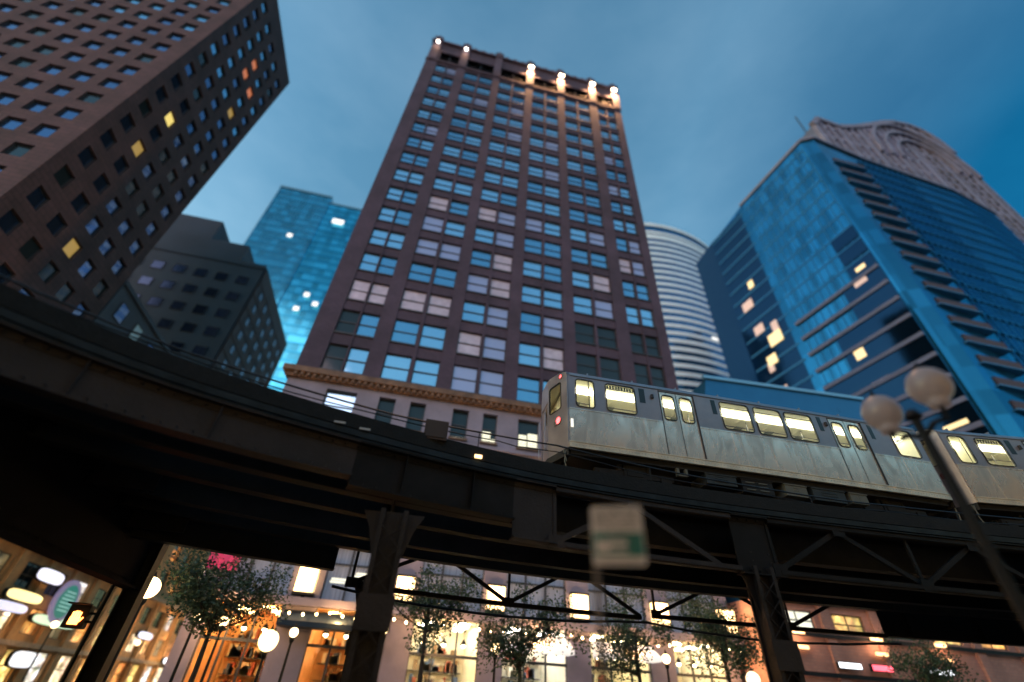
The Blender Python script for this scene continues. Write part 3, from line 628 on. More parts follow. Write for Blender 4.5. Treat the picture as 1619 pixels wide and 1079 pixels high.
for (u,z,wd,h,mm) in ((27.9,79.5,3.0,2.6,m_litp),(25.2,84.5,1.5,2.2,m_lita),(27.3,71.5,2.6,2.4,m_litp),(24.3,66.5,3.4,3.0,m_lita),(23.4,69.5,1.6,2.6,m_litp),(26.9,62.5,2.4,2.4,m_lita),(27.7,61.0,1.4,2.2,m_litp),(22.7,49.5,2.4,1.6,m_litw),(26.6,55.5,1.6,1.1,m_litp),(3.2,69.0,1.8,0.9,m_lita),(4.4,66.2,2.4,1.8,m_litp),(10.4,53.0,1.8,1.9,m_lita),(16.5,38.0,2.6,1.4,m_lita),(13.5,38.2,1.2,0.6,m_lita),(17.4,35.4,1.8,0.6,m_litw),(3.5,36.0,3.2,0.7,m_lita),(9.5,47.4,3.0,0.5,m_litp)):
    p = MB(); slab(p, u-wd/2, u+wd/2, z, z+h, 0.24, 0.30); p.build('lit_window', mm, bt)
at_ = thing('arched_crown_tower', 'pale mauve stone tower with an arched ribbed crown rising behind the blue glass tower', 'tower', (127, 60, 0))
prof = [(98,100),(98,145),(101.5,150),(109,148.5),(116,152),(125,158),(132,163),(139,167),(146,168.5),(151,167),(154.5,162),(156,154),(156,2),(139,2),(139,100)]
w = MB(); w.extr_y(prof, 47.5, 75); w.build('body', mat('crown_slate', (0.10,0.12,0.19), 0.5, var=0.3, vscale=0.3), at_)
w = MB()
def ztop(x):
    for (a, b) in zip(prof[1:12], prof[2:12]):
        if a[0] <= x <= b[0]: return a[1]+(b[1]-a[1])*(x-a[0])/(b[0]-a[0])
    return 140
k = 0; x = 98.3
while x < 155.5:
    zb = 100 if x < 139 else 3
    w.box(x, x+(0.9 if k % 3 else 1.7), 46.6, 47.5, zb, ztop(x)-0.6); x += 3.0; k += 1
for z in range(104, 166, 7):
    xs = [a/2 for a in range(197, 311) if ztop(a/2) > z+1.5]
    if xs: w.box(min(xs), max(xs), 46.9, 47.5, z, z+1.6)
for (a, b) in zip(prof[1:11], prof[2:12]): w.bar((a[0],46.9,a[1]),(b[0],46.9,b[1]),1.4,1.8)
for r_ in (14, 19, 24):
    pts = [(137+r_*0.75*math.cos(t), 46.3, 138+r_*math.sin(t)) for t in [math.pi*i/14 for i in range(15)]]
    for a, b in zip(pts, pts[1:]):
        if max(a[0], b[0]) < 155.5 and min(a[0],b[0]) > 99: w.bar(a, b, 0.9, 1.1)
w.build('ribs', m_crown, at_)
w = MB()
for z in range(8, 150, 4):
    w.box(139.3,155.7,46.75,47.5,z,z+1.5)
w.build('spandrels', m_slatebrown, at_)
w = MB(); w.bar((103,52,150),(103,52,163),0.3); w.build('mast', m_frame, at_)

# ------------------------------------------------------------------ low blue clad building right of the brick tower
lo = thing('low_blue_building', 'low building with smooth blue metal upper wall and salmon brick street front', 'building', (34, 38, 0))
w = MB(); w.extr_y([(24.1,8.2),(43.0,8.2),(42.0,27.3),(24.6,26.4),(23.6,22.5)], 31.0, 58); w.build('metal_wall', mat('blue_metal_cladding', (0.02,0.13,0.27), 0.32, 0.55, var=0.08, vscale=0.5, rvar=0.05), lo)
w = MB(); w.bar((24.3,30.95,26.55),(42.2,30.95,27.45),0.35,0.30); w.build('parapet', mat('pale_blue_coping', (0.20,0.42,0.60), 0.4, 0.5), lo)
w = MB()
bx = [(25.0+3.9*k, 27.4+3.9*k) for k in range(5)]
cells(w, 'y', 30.0, -1, 23.9, 46.0, 0.15, 8.2, bx, [(0.6,3.1),(6.35,7.5)], 0.4, 0); w.box(23.9,46.0,30.4,57,0.15,8.2)
for k in range(6): w.box(23.9+3.95*k, 24.6+3.95*k, 29.8, 30.0, 0.15, 8.2)
m_sal = brickmat('salmon_brick', (0.40,0.20,0.15), (0.46,0.24,0.18), (0.3,0.2,0.17), 1.4)
w.build('street_front', m_sal, lo)
w = MB()
for z in (3.9,6.0,7.9): w.box(23.9,46.0,29.7,29.8,z,z+0.22)
w.build('dark_moulding', m_black, lo)
for k, (a, b) in enumerate(bx):
    put_window(lo, (a+b)/2, 30.15, 6.35, b-a, 1.15, m_frame, [m_curtw, m_shopw[3], g_dark, m_shopw[3], m_shopw[0]][k], 0, 'cross')
    put_window(lo, (a+b)/2, 30.15, 0.6, b-a, 2.5, m_frame, m_shopw[[0,1,5,1,3][k]], 0, 'cross', 'shop_window')
m_wl = mat('wall_light_glow', (0.8,0.5,0.3), 0.5, emit=(1.0,0.55,0.22), estr=1.8)
for k, x in enumerate((25.6,31.5,36.6)):
    for z in (5.25, 6.08):
        f = MB(); f.box(x-0.5, x+0.5, 29.60, 29.69, z-0.03, z); f.box(x-0.5,x+0.5,29.60,29.69,z+0.22,z+0.25); fo = f.build('wall_light', m_black, lo)
        g = MB(); g.box(x-0.46, x+0.46, 29.62, 29.68, z, z+0.22); g.build('lamp_glass', m_wl, fo)
    point((x, 29.3, 5.9), 60, (1.0,0.55,0.3), 0.2, lo)
for (x, z, wd, h, col_, nm, lab) in ((28.6,4.42,1.6,0.28,(0.9,0.95,1.0),'shop_sign','white lit strip sign left of the red one on the salmon brick front'),(31.0,4.42,1.5,0.30,(1.0,0.02,0.06),'shop_sign','red lit strip sign on the salmon brick street front'),(35.5,4.5,1.9,0.3,(0.9,0.95,1.0),'shop_sign','white lit strip sign right of the red one on the salmon brick front')):
    s_ = thing(nm, lab, 'shop sign', (x, 29.5, z))
    f = MB(); f.box(x-wd/2-0.04, x+wd/2+0.04, 29.5, 29.69, z-0.04, z+h+0.04); f.build('sign_box', m_black, s_)
    g = MB(); g.box(x-wd/2, x+wd/2, 29.47, 29.5, z, z+h); g.build('sign_face', emis('sign_glow', col_, 2.2), s_)

# ------------------------------------------------------------------ elevated railway: one curved steel structure
CP = [(-15.0,-6),(-14.2,-3),(-13.2,0),(-12,2.2),(-10.4,4.3),(-8.8,6.0),(-7.1,7.46),(-6,8.24),(-4.6,8.95),(-3,9.55),(-.4,10.3),(1.3,10.7),(3,11.0),(6.8,11.25),(10.2,11.2),(14,11.0),(18.2,10.65),(23,9.9),(30,8.2),(36,6.2),(44,2.8),(52,-1.5)]
def crv(pts, step=0.5):
    P = [Vector((p[0],p[1],0)) for p in pts]; out = []
    for i in range(1, len(P)-2):
        n = max(2, int((P[i+1]-P[i]).length/step))
        for j in range(n):
            t = j/n; a, b, c, d_ = P[i-1], P[i], P[i+1], P[i+2]
            out.append(0.5*((2*b)+(c-a)*t+(2*a-5*b+4*c-d_)*t*t+(-a+3*b-3*c+d_)*t**3))
    for _ in range(8): out = [out[0]]+[(out[i-1]+out[i]*2+out[i+1])/4 for i in range(1,len(out)-1)]+[out[-1]]
    return out
ED = crv(CP); NN = []
for i in range(len(ED)):
    t = (ED[min(i+1,len(ED)-1)]-ED[max(i-1,0)]).normalized(); NN.append(Vector((-t.y, t.x, 0)))
def near_i(x): return min(range(len(ED)), key=lambda i: abs(ED[i].x-x))
def P3(i, off, z): p = ED[i]+NN[i]*off; return Vector((p.x, p.y, z))
def sweep(mb, i0, i1, o0, o1, z0, z1, mi=0, step=1):
    """rectangular section (offset o0..o1, z0..z1) swept along the curve"""
    n = len(mb.v); idx = list(range(i0, i1+1, step))
    if idx[-1] != i1: idx.append(i1)
    for i in idx:
        for o, z in ((o0,z0),(o1,z0),(o1,z1),(o0,z1)): mb.v.append(tuple(P3(i,o,z)))
    for k in range(len(idx)-1):
        for j in range(4):
            q = (j+1) % 4; mb.f.append((n+4*k+j, n+4*k+4+j, n+4*k+4+q, n+4*k+q)); mb.m.append(mi)
    mb.f.append((n+3,n+2,n+1,n)); mb.m.append(mi); e = n+4*(len(idx)-1); mb.f.append((e,e+1,e+2,e+3)); mb.m.append(mi)
NE = len(ED)-1
el = thing('elevated_railway', 'curved dark steel elevated railway crossing the whole street on riveted columns', 'elevated railway', (0, 12, 0))
ic = [near_i(-13.6), near_i(-0.25), near_i(8.8), near_i(18.5), near_i(30)]
FAR = 7.4
def rivet_row(mb, i0, i1, o, z, s=0.05):
    for i in range(i0, i1):
        for f_ in (0.0, 0.5):
            p = P3(i,o,z)*(1-f_)+P3(i+1,o,z)*f_; mb.box(p.x-s/2,p.x+s/2,p.y-s,p.y+s/2,z-s/2,z+s/2)
def plate_girder(i0, i1, o, zb, zt, m_, stiff=4, rv=True):
    g = MB(); sweep(g, i0, i1, o, o+0.03, zb+0.04, zt-0.04)
    sweep(g, i0, i1, o-0.16, o+0.19, zb, zb+0.04); sweep(g, i0, i1, o-0.16, o+0.19, zt-0.04, zt)
    sweep(g, i0, i1, o-0.02, o, zb+0.04, zb+0.16); sweep(g, i0, i1, o-0.02, o, zt-0.16, zt-0.04)
    for i in range(i0+2, i1-1, stiff):
        a = P3(i,o-0.06,zb+0.04); b = P3(i,o-0.06,zt-0.04); g.bar(a, b, 0.02, 0.12, up=tuple(NN[i]))
    if rv: rivet_row(g, i0, i1, o-0.025, zb+0.10); rivet_row(g, i0, i1, o-0.025, zt-0.10)
    return g.build('girder', m_, el)
def truss(i0, i1, o, zb, zt, m_, pan=4, d=0.05):
    g = MB()
    for z in (zb, zt-0.14): sweep(g, i0, i1, o-0.09, o+0.09, z, z+0.14); sweep(g, i0, i1, o-0.13, o-0.09, z+0.02, z+0.12)
    k = 0; i = i0
    while i+pan <= i1:
        a, b = (zb+0.12, zt-0.12) if k % 2 == 0 else (zt-0.12, zb+0.12)
        g.bar(P3(i,o,a), P3(i+pan,o,b), 0.08, 0.13)
        if k % 2 == 0: g.bar(P3(i,o,zb+0.1), P3(i,o,zt-0.1), 0.06, 0.09)
        c = P3(i,o-0.11,a); g.bar(c-Vector((0.2,0,0)), c+Vector((0.2,0,0)), 0.02, 0.3)
        i += pan; k += 1
    return g.build('truss_girder', m_, el)
plate_girder(0, ic[1]-2, 0.0, 5.20, 6.0, m_steelr)
plate_girder(ic[1]-2, ic[1]+5, 0.0, 5.0, 6.0, m_steel, 3)
plate_girder(ic[1]+5, ic[1]+7, 0.0, 4.6, 6.0, m_steelr, 3, False)
truss(ic[1]+7, ic[2]-1, 0.0, 4.55, 6.0, m_steelr, 4)
plate_girder(ic[2]-1, ic[2]+1, 0.0, 4.5, 6.0, m_steel, 3)
truss(ic[2]+1, ic[3]-1, 0.0, 4.55, 6.0, m_steel, 4)
plate_girder(ic[3]-1, NE, 0.0, 4.7, 6.0, m_steel, 5)
plate_girder(0, ic[1], FAR, 4.75, 6.0, m_steel, 5, False)
truss(ic[1]+1, ic[2], FAR, 4.35, 6.0, m_steel, 4)
truss(ic[2]+1, ic[3], FAR, 4.45, 6.0, m_steel, 5)
plate_girder(ic[3], NE, FAR, 4.5, 6.0, m_steel, 5, False)
for o in (1.2, 2.7, 4.9, 6.4):
    g = MB(); sweep(g, 0, NE, o-0.03, o+0.03, 5.3, 6.2); sweep(g, 0, NE, o-0.17, o+0.17, 5.26, 5.3); sweep(g, 0, NE, o-0.17, o+0.17, 6.2, 6.24); g.build('stringer', m_steel, el)
ti = MB(); ti.box(-1.35,1.35,-0.11,0.11,0,0.2); tim = None; ntie = 0; extra = MB()
step_t = 1
cand = []
for o in (1.95, 5.65):
    for i in range(2, NE-1): cand.append(((P3(i,o,6.3)-EYE).length, i, o))
cand.sort()
for (_, i, o) in cand:
    p = P3(i,o,6.25); rz = math.atan2(NN[i].y, NN[i].x)
    if ntie < 98:
        if tim is None: q = ti.build('tie', m_tie, el, local=True); tim = q.data
        else: q = bpy.data.objects.new('tie', tim); COL.objects.link(q); q.parent = el
        q.location = p - el.location; q.rotation_euler = (0,0,rz); ntie += 1
    else: extra.add(ti, p, rz)
extra.build('tie', m_tie, el, kind='stuff')
for o in (1.95-0.74, 1.95+0.74, 5.65-0.74, 5.65+0.74):
    g = MB(); sweep(g, 0, NE, o-0.07, o+0.07, 6.452, 6.475); sweep(g, 0, NE, o-0.015, o+0.015, 6.475, 6.58); sweep(g, 0, NE, o-0.036, o+0.036, 6.58, 6.62); g.build('rail', m_rail, el)
for o in (0.42, 3.55, 4.1, 7.1):
    g = MB(); sweep(g, 0, NE, o-0.09, o+0.09, 6.455, 6.60); g.build('guard_timber', m_tie, el)
for o, z in ((3.3,6.62),(4.35,6.62)):
    g = MB(); sweep(g, 0, NE, o-0.05, o+0.05, z+0.05, z+0.15)
    for i in range(3, NE, 6): p = P3(i,o,z); g.box(p.x-0.06,p.x+0.06,p.y-0.06,p.y+0.06,6.45,z+0.05)
    g.build('third_rail', m_rail, el)
g = MB()                                                               # edge walkway: planks on brackets, toe board
for i in range(0, NE):
    for f_ in (0.02, 0.52):
        a = P3(i,-0.12,6.40)*(1-f_)+P3(i+1,-0.12,6.40)*f_; b = P3(i,0.30,6.40)*(1-f_)+P3(i+1,0.30,6.40)*f_; g.bar(a, b, 0.22, 0.05)
g.build('walkway_planks', m_tie, el)
g = MB(); sweep(g, 0, NE, -0.20, -0.15, 6.22, 6.56); g.build('toe_board', m_tie, el)
g = MB(); sweep(g, 0, NE, -0.19, -0.10, 6.06, 6.10); sweep(g, 0, NE, -0.19, -0.17, 6.10, 6.2); sweep(g, 0, NE, -0.17, 0.2, 6.004, 6.03); g.build('steel_channel', m_edge, el)
for i in range(2, NE, 5): g = MB(); g.bar(P3(i,-0.05,6.03), P3(i,-0.05,6.38), 0.06, 0.3); g.build('bracket', m_steel, el)
g = MB()                                                               # handrail cables carried on thin posts
HZ = [(-15,6.62),(-9,6.66),(-4,6.78),(-0.5,6.84),(1.2,6.98),(3.4,7.12),(6.5,6.96),(12,6.78),(20,6.85),(52,6.85)]
def hz(x):
    for (a, b) in zip(HZ, HZ[1:]):
        if a[0] <= x <= b[0]: return a[1]+(b[1]-a[1])*(x-a[0])/(b[0]-a[0])
    return 6.8
pts = [P3(i,-0.14,hz(ED[i].x)) for i in range(0, NE, 2)]; g.tube(pts, 0.022, 6); g.build('handrail', m_cable, el)
g = MB(); pts = [P3(i,-0.14,hz(ED[i].x)-0.10-0.05*math.sin(i*0.35)**2-(0.08 if ED[i].x > 2 else 0)) for i in range(0, NE, 1)]; g.tube(pts, 0.014, 6); g.build('cable', m_cable, el)
g = MB()
for i in range(4, NE, 9): g = MB(); g.bar(P3(i,-0.14,6.35), P3(i,-0.14,hz(ED[i].x)), 0.025); g.build('handrail_post', m_cable, el)
def column(i, off, zt, capw=1.0):
    p = P3(i,off,0); L = MB(); x, y = p.x, p.y
    for sx in (-0.24, 0.20): L.box(x+sx, x+sx+0.04, y-0.2, y+0.2, 0.25, zt)
    L.box(x-0.20, x+0.20, y-0.02, y+0.02, 0.25, zt)
    for sx in (-0.24, 0.24):
        for sy in (-0.2, 0.2): L.box(x+sx-0.05, x+sx+0.05, y+sy-0.03*(1 if sy > 0 else 1), y+sy+0.03, 0.25, zt)
    z = 0.6
    while z < zt-0.5:
        L.bar((x-0.2,y-0.22,z),(x+0.2,y-0.22,z+0.4),0.05,0.015); L.bar((x+0.2,y-0.235,z),(x-0.2,y-0.235,z+0.4),0.05,0.015); z += 0.42
    L.box(x-0.5, x+0.5, y-0.45, y+0.45, 0.13, 0.25); L.box(x-0.36, x+0.36, y-0.3, y+0.3, 0.25, 0.55)
    L.box(x-0.34, x+0.34, y-0.27, y-0.24, 2.5, 3.1)
    for k in range(int(zt/0.2)):
        for sx in (-0.26, 0.26): L.box(x+sx-0.015, x+sx+0.015, y-0.245, y-0.22, 0.6+k*0.2, 0.63+k*0.2)
    c = L.build('column', m_steelr, el)
    b = MB()
    for s_ in (-1, 1): b.extr_y([(x+s_*0.24,zt-0.02),(x+s_*0.24,zt-1.1),(x+s_*(0.24+capw*0.45),zt-0.35),(x+s_*(0.24+capw*0.8),zt-0.02)][::s_], y-0.02, y+0.02)
    b.build('gusset', m_steelr, c)
def far_index(i):
    a0 = math.atan2(P3(i,0,0).x, P3(i,0,0).y); return min(range(NE), key=lambda j: abs(math.atan2(P3(j,FAR,0).x, P3(j,FAR,0).y)-a0))
for i in ic[1:]:
    column(i, 0.05, 4.7, 0.5); column(far_index(i), FAR, 4.6, 0.5)
    g = MB()                                                           # cross girder between the two columns
    a = P3(i,0.3,5.0); b = P3(far_index(i),FAR-0.2,5.0); n_ = Vector((b.y-a.y, a.x-b.x, 0)).normalized()
    g.bar(a, b, 0.05, 1.5); 
    for z in (4.25, 5.75): g.bar(Vector((a.x,a.y,z)), Vector((b.x,b.y,z)), 0.36, 0.05)
    g.build('cross_girder', m_steel, el)
# deep portal girder and column at the left
g = MB(); g.box(-7.72,-7.66,6.9,17.2,3.74,5.6); g.box(-7.9,-7.48,6.9,17.25,3.66,3.72); g.box(-7.9,-7.48,6.9,17.25,5.6,5.66)
for k in range(60): g.box(-7.64,-7.62,7.1+k*0.17,7.13+k*0.17,3.82,3.85)
g.build('cross_girder', mat('shade_dark_steel', (0.004,0.005,0.008), 0.9, spec=0.08, var=0.4, vscale=2), el)  # darker than the other steel: shade is put into the colour
pc = MB(); x, y = -7.62, 17.4
for sx in (-0.24, 0.20): pc.box(x+sx, x+sx+0.04, y-0.2, y+0.2, 0.2, 5.6)
pc.box(x-0.2, x+0.2, y-0.02, y+0.02, 0.2, 5.6); pc.box(x-0.5,x+0.5,y-0.5,y+0.5,0.12,0.25); pc.build('column', m_steel, el)
g = MB(); g.box(-15,-6.2,15.2,15.26,4.9,6.0); g.box(-15,-6.2,12.6,12.66,5.2,6.2); g.box(-14.5,-6.9,14.0,14.2,5.9,6.2); g.build('girder', m_steel, el)
g = MB()
for k in range(30): g.box(-15+0.3*k,-14.82+0.3*k,9.5,17.3,6.255,6.44)
g.build('deck_planks', m_tie, el)
g = MB(); i = near_i(0.1); p = P3(i,-0.05,6.6); g.box(p.x-0.28,p.x+0.28,p.y-0.2,p.y+0.2,6.45,6.95); g.box(p.x-0.24,p.x+0.24,p.y-0.22,p.y-0.2,6.5,6.9); g.bar((p.x,p.y,6.1),(p.x,p.y,6.45),0.1); g.build('junction_box', mat('brown_steel_box', (0.06,0.04,0.035), 0.5), el)
g = MB(); i = near_i(1.15); p = P3(i,-0.24,6.2); g.box(p.x-0.09,p.x+0.09,p.y-0.03,p.y+0.03,6.25,6.32); g.build('amber_marker', emis('amber_marker_glow', (1.0,0.6,0.25), 2.5), el)
g = MB()
for xx in (-1.9,-1.2): i = near_i(xx); p = P3(i,-0.24,6.2); g.box(p.x-0.12,p.x+0.12,p.y-0.02,p.y+0.02,6.22,6.26)
g.build('white_marker', mat('white_marker_paint', (0.6,0.6,0.62), 0.5), el)
g = MB()                                                               # conduits slung under the far truss
for j, (zb, sag) in enumerate(((4.2,0.25),)):
    for a_, b_ in ((ic[1],ic[2]),(ic[2],ic[3])):
        g.tube([P3(a_+int((b_-a_)*t/14), FAR-0.6-0.3*j, zb-sag*math.sin(math.pi*t/14)) for t in range(15)], 0.045, 6)
g.build('cable', m_cable, el)

# ------------------------------------------------------------------ train
def stainless():
    M = bpy.data.materials.new('brushed_stainless'); M.use_nodes = True; t = M.node_tree; b = t.nodes['Principled BSDF']; b.inputs['Metallic'].default_value = 0.72
    tcn = t.nodes.new('ShaderNodeTexCoord'); mpn = t.nodes.new('ShaderNodeMapping'); mpn.inputs['Scale'].default_value = (1.7,1,0.6); t.links.new(tcn.outputs['Object'], mpn.inputs[0])
    n = t.nodes.new('ShaderNodeTexNoise'); n.inputs['Scale'].default_value = 1.6; n.inputs['Detail'].default_value = 6; n.inputs['Distortion'].default_value = 1.2; t.links.new(mpn.outputs[0], n.inputs[0])
    r = t.nodes.new('ShaderNodeValToRGB'); r.color_ramp.elements[0].color = (0.60,0.50,0.41,1); r.color_ramp.elements[1].color = (0.98,0.84,0.70,1); r.color_ramp.elements[0].position = 0.30; r.color_ramp.elements[1].position = 0.68
    t.links.new(n.outputs[0], r.inputs[0]); t.links.new(r.outputs[0], b.inputs['Base Color'])
    mr = t.nodes.new('ShaderNodeMapRange'); mr.inputs[1].default_value = 0.3; mr.inputs[2].default_value = 0.7; mr.inputs[3].default_value = 0.36; mr.inputs[4].default_value = 0.17; t.links.new(n.outputs[0], mr.inputs[0]); t.links.new(mr.outputs[0], b.inputs['Roughness'])
    return M
m_ss = stainless()
m_sill = mat('underlit_sill_steel', (0.80,0.70,0.54), 0.35, 0.45, var=0.2, vscale=2.5)  # paler than the body: light from below is put into the colour
m_grey = mat('grey_steel_body', (0.34,0.31,0.33), 0.38, 0.6, var=0.12, vscale=1.5, rvar=0.08)
m_roofc = mat('silver_roof', (0.28,0.31,0.36), 0.35, 0.6, var=0.1, vscale=2)
m_gask = mat('black_gasket', (0.008,0.009,0.012), 0.5)
m_under = mat('underframe_black', (0.010,0.011,0.013), 0.7, var=0.4, vscale=6)
m_cream_i = mat('cream_interior', (0.78,0.76,0.62), 0.5)
m_ceil = mat('cream_ceiling', (0.82,0.80,0.66), 0.45)
m_tube = emis('fluorescent_tube', (1.0,0.94,0.70), 7)
m_red = emis('red_tail_glow', (1.0,0.02,0.03), 6)
m_redr = mat('red_lens', (0.25,0.01,0.02), 0.2)
m_dgrey = mat('equipment_grey', (0.03,0.04,0.045), 0.6, var=0.2, vscale=4)
m_lgrey = mat('equipment_pale', (0.15,0.155,0.13), 0.6)
m_dark = mat('dark_teal_panel', (0.015,0.03,0.04), 0.3)
def rr(w, h, r, n=5):
    pts = []
    for cx_, cy_, a0 in ((w/2-r,h-r,0),(-w/2+r,h-r,90),(-w/2+r,r,180),(w/2-r,r,270)):
        for k in range(n+1): t = R(a0+90*k/n); pts.append((cx_+r*math.cos(t), cy_+r*math.sin(t)))
    return pts
def ring(mb, cx_, z, w, h, r, y, band=0.035, mi_plate=0, mi_g=1, T=None):
    """window surround in the plane y: plate from rectangle to rounded opening, then a raised rubber gasket"""
    T = T or (lambda a, d, c: (a, d, c))
    o = rr(w, h, r); i_ = rr(w-2*band, h-2*band, max(0.02, r-band)); i_ = [(a, b+band) for a, b in i_]
    n = len(o); cor = [(w/2,h),(-w/2,h),(-w/2,0),(w/2,0)]
    for q in range(4):
        for k in range(5):
            a = o[q*6+k]; b = o[q*6+k+1]; c = cor[q]
            mb.poly([T(cx_+c[0],y,z+c[1]), T(cx_+b[0],y,z+b[1]), T(cx_+a[0],y,z+a[1])], mi_plate)
    for k in range(n):
        j = (k+1) % n
        for (p, q_, d0, d1) in ((o, o, 0, -0.018), (o, i_, -0.018, -0.018), (i_, i_, -0.018, 0.03)):
            mb.poly([T(cx_+p[k][0],y+d0,z+p[k][1]), T(cx_+p[j][0],y+d0,z+p[j][1]), T(cx_+q_[j][0],y+d1,z+q_[j][1]), T(cx_+q_[k][0],y+d1,z+q_[k][1])], mi_g)
Wd, ZS, ZB, ZE = 2.84, 0.96, 2.35, 3.55     # width, sill, window line, roof edge above rail head
WIN = [(0.27,0.92,0),(1.29,2.33,1),(5.35,6.46,1),(6.61,7.67,1),(7.78,8.86,1),(11.95,12.87,1)]
DOORS = [(3.17,4.45),(9.52,10.88)]
LEN = 13.17
def make_car():
    car = thing('train_car', '', 'train car', (0,0,0))
    def B(mb_, name, mts, par=None, **k): return mb_.build(name, mts, par or car, local=True, **k)
    for side in (0, 1):
        body = MB(); lower = MB()
        y = 0 if side == 0 else Wd; s = 1 if side == 0 else -1
        T = (lambda a, d, c, y=y, s=s: (a, y+s*d, c))
        openings = sorted([(a,b,2.36,3.42) for a,b,_ in WIN] + [(a,b,ZS+0.12,3.46) for a,b in DOORS])
        xs = [0.05]
        for (a,b,z0,z1) in openings: xs += [a,b]
        xs.append(LEN-0.05)
        def bx(mb_, a, b, z0, z1, d0=0.0, d1=0.06):
            mb_.box(a, b, min(y+s*d0,y+s*d1), max(y+s*d0,y+s*d1), z0, z1)
        for k in range(0, len(xs), 2):
            bx(body, xs[k], xs[k+1], 2.3, ZE)
        for (a,b,z0,z1) in openings:
            bx(body, a, b, z1, ZE)
            if z0 > 2: bx(body, a, b, 2.3, z0)
        segs = [(0.05,DOORS[0][0]),(DOORS[0][1],DOORS[1][0]),(DOORS[1][1],LEN-0.05)]
        for (a,b) in segs:
            bx(lower, a, b, ZS+0.2, 2.3, -0.004); bx(lower, a, b, 2.255, 2.3, -0.016, -0.004)
            q = a+1.1
            while q < b-0.3: bx(lower, q, q+0.02, ZS+0.2, 2.25, -0.010, -0.004); q += 1.35
            q = a+0.03
        slb = MB(); bx(slb, 0.02, LEN-0.02, ZS, ZS+0.19, -0.03, 0.06); bx(slb, 0.02, LEN-0.02, ZS+0.165, ZS+0.198, -0.045, -0.03); B(slb, 'sill_beam', m_sill)
        for (a,b,kind) in WIN:
            w_ = MB(); ring(w_, (a+b)/2, 2.36, b-a, 1.06, 0.13, -0.004, 0.035, 0, 1, T)
            if kind: 
                for (zz) in (3.20,): w_.poly([T(a+0.04,0.012,zz),T(b-0.04,0.012,zz),T(b-0.04,0.012,zz+0.03),T(a+0.04,0.012,zz+0.03)],1)
            else: w_.poly([T(a+(b-a)*0.68,0.0,2.40),T(a+(b-a)*0.68+0.03,0.0,2.40),T(a+(b-a)*0.68+0.03,0.0,3.38),T(a+(b-a)*0.68,0.0,3.38)],1)
            wo_ = B(w_, 'window', [m_grey, m_gask])
            g_ = MB(); g_.box(a+0.02, b-0.02, min(y+s*0.02,y+s*0.026), max(y+s*0.02,y+s*0.026), 2.38, 3.40); B(g_, 'pane', m_cg, wo_)
            if kind and side == 0 and a < 2:
                v = MB()
                for j in range(10): v.box(a+0.08+j*0.1, a+0.13+j*0.1, y+0.03, y+0.05, 3.26, 3.37)
                B(v, 'window_vent', m_gask, wo_)
        for (a,b) in DOORS:
            mid = (a+b)/2
            for (u0,u1) in ((a+0.03,mid-0.015),(mid+0.015,b-0.03)):
                dd = MB(); c = (u0+u1)/2; yy0, yy1 = y+s*0.03, y+s*0.06
                o0, o1, q0, q1 = c-0.225, c+0.225, 2.38, 3.34
                for (aa,bb,z0,z1) in ((u0,o0,ZS+0.2,3.44),(o1,u1,ZS+0.2,3.44),(o0,o1,ZS+0.2,q0),(o0,o1,q1,3.44)): dd.box(aa,bb,min(yy0,yy1),max(yy0,yy1),z0,z1)
                ring(dd, c, q0, 0.45, q1-q0, 0.12, 0.026, 0.03, 0, 1, T)
                do = B(dd, 'door', [m_ss, m_gask])
                g_ = MB(); g_.box(o0+0.01,o1-0.01,min(y+s*0.044,y+s*0.05),max(y+s*0.044,y+s*0.05),q0+0.01,q1-0.01); B(g_, 'pane', m_cg, do)
            sl_ = MB()
            sl_.box(mid-0.015,mid+0.015,min(y+s*0.035,y+s*0.07),max(y+s*0.035,y+s*0.07),ZS+0.2,3.44)
            for e in (a, b-0.03): sl_.box(e,e+0.03,min(y-s*0.01,y+s*0.07),max(y-s*0.01,y+s*0.07),ZS+0.2,3.46)
            B(sl_, 'door_seal', m_gask)
        vt = MB()
        for (a, b) in ((2.47,2.67),(5.06,5.22),(9.08,9.24),(11.1,11.26)): vt = MB(); vt.box(a, b, min(y-s*0.006,y+s*0.0),max(y-s*0.006,y+s*0.0), 2.88, 3.42); B(vt, 'vent_panel', m_dark)
        sl_ = MB()
        for a in (2.92, 9.38): sl_ = MB(); sl_.lathe([(0.05,0),(0.05,0.13)], (a, y-s*0.03, 3.1), 10); B(sl_, 'door_lamp', m_gask)
        rv = MB()
        for zz in (3.50,): rv.box(0.1, LEN-0.1, min(y-s*0.03,y), max(y-s*0.03,y), zz, zz+0.04)
        for k in range(125): rv.box(0.12+k*0.103,0.132+k*0.103,min(y-s*0.036,y-s*0.03),max(y-s*0.036,y-s*0.03),ZS+0.08,ZS+0.095)
        B(rv, 'drip_rail', m_roofc)
        B(body, 'side_wall', m_grey); B(lower, 'lower_side_panel', m_ss)
    # roof
    rf = MB(); n = 14; prof = [(Wd/2-(Wd/2+0.01)*math.cos(math.pi*k/n), ZE+0.30*math.sin(math.pi*k/n)**0.8) for k in range(n+1)]
    base_ = len(rf.v)
    for x in (-0.02, LEN+0.02):
        for (yy, zz) in prof: rf.v.append((x, yy, zz))
    for k in range(n): rf.f.append((base_+k, base_+n+1+k, base_+n+2+k, base_+k+1)); rf.m.append(0)
    rf.f.append(tuple(base_+k for k in range(n+1))); rf.f.append(tuple(base_+n+1+k for k in range(n+1))[::-1]); rf.m += [0,0]
    rf.f.append((base_, base_+n, base_+2*n+1, base_+n+1)); rf.m.append(0)
    for k in range(8): rf.box(0.8+k*1.6, 0.84+k*1.6, 0.25, Wd-0.25, ZE+0.2, ZE+0.325)
    for x in (2.2, 6.4, 10.4): rf.box(x, x+1.3, 0.8, Wd-0.8, ZE+0.28, ZE+0.46)
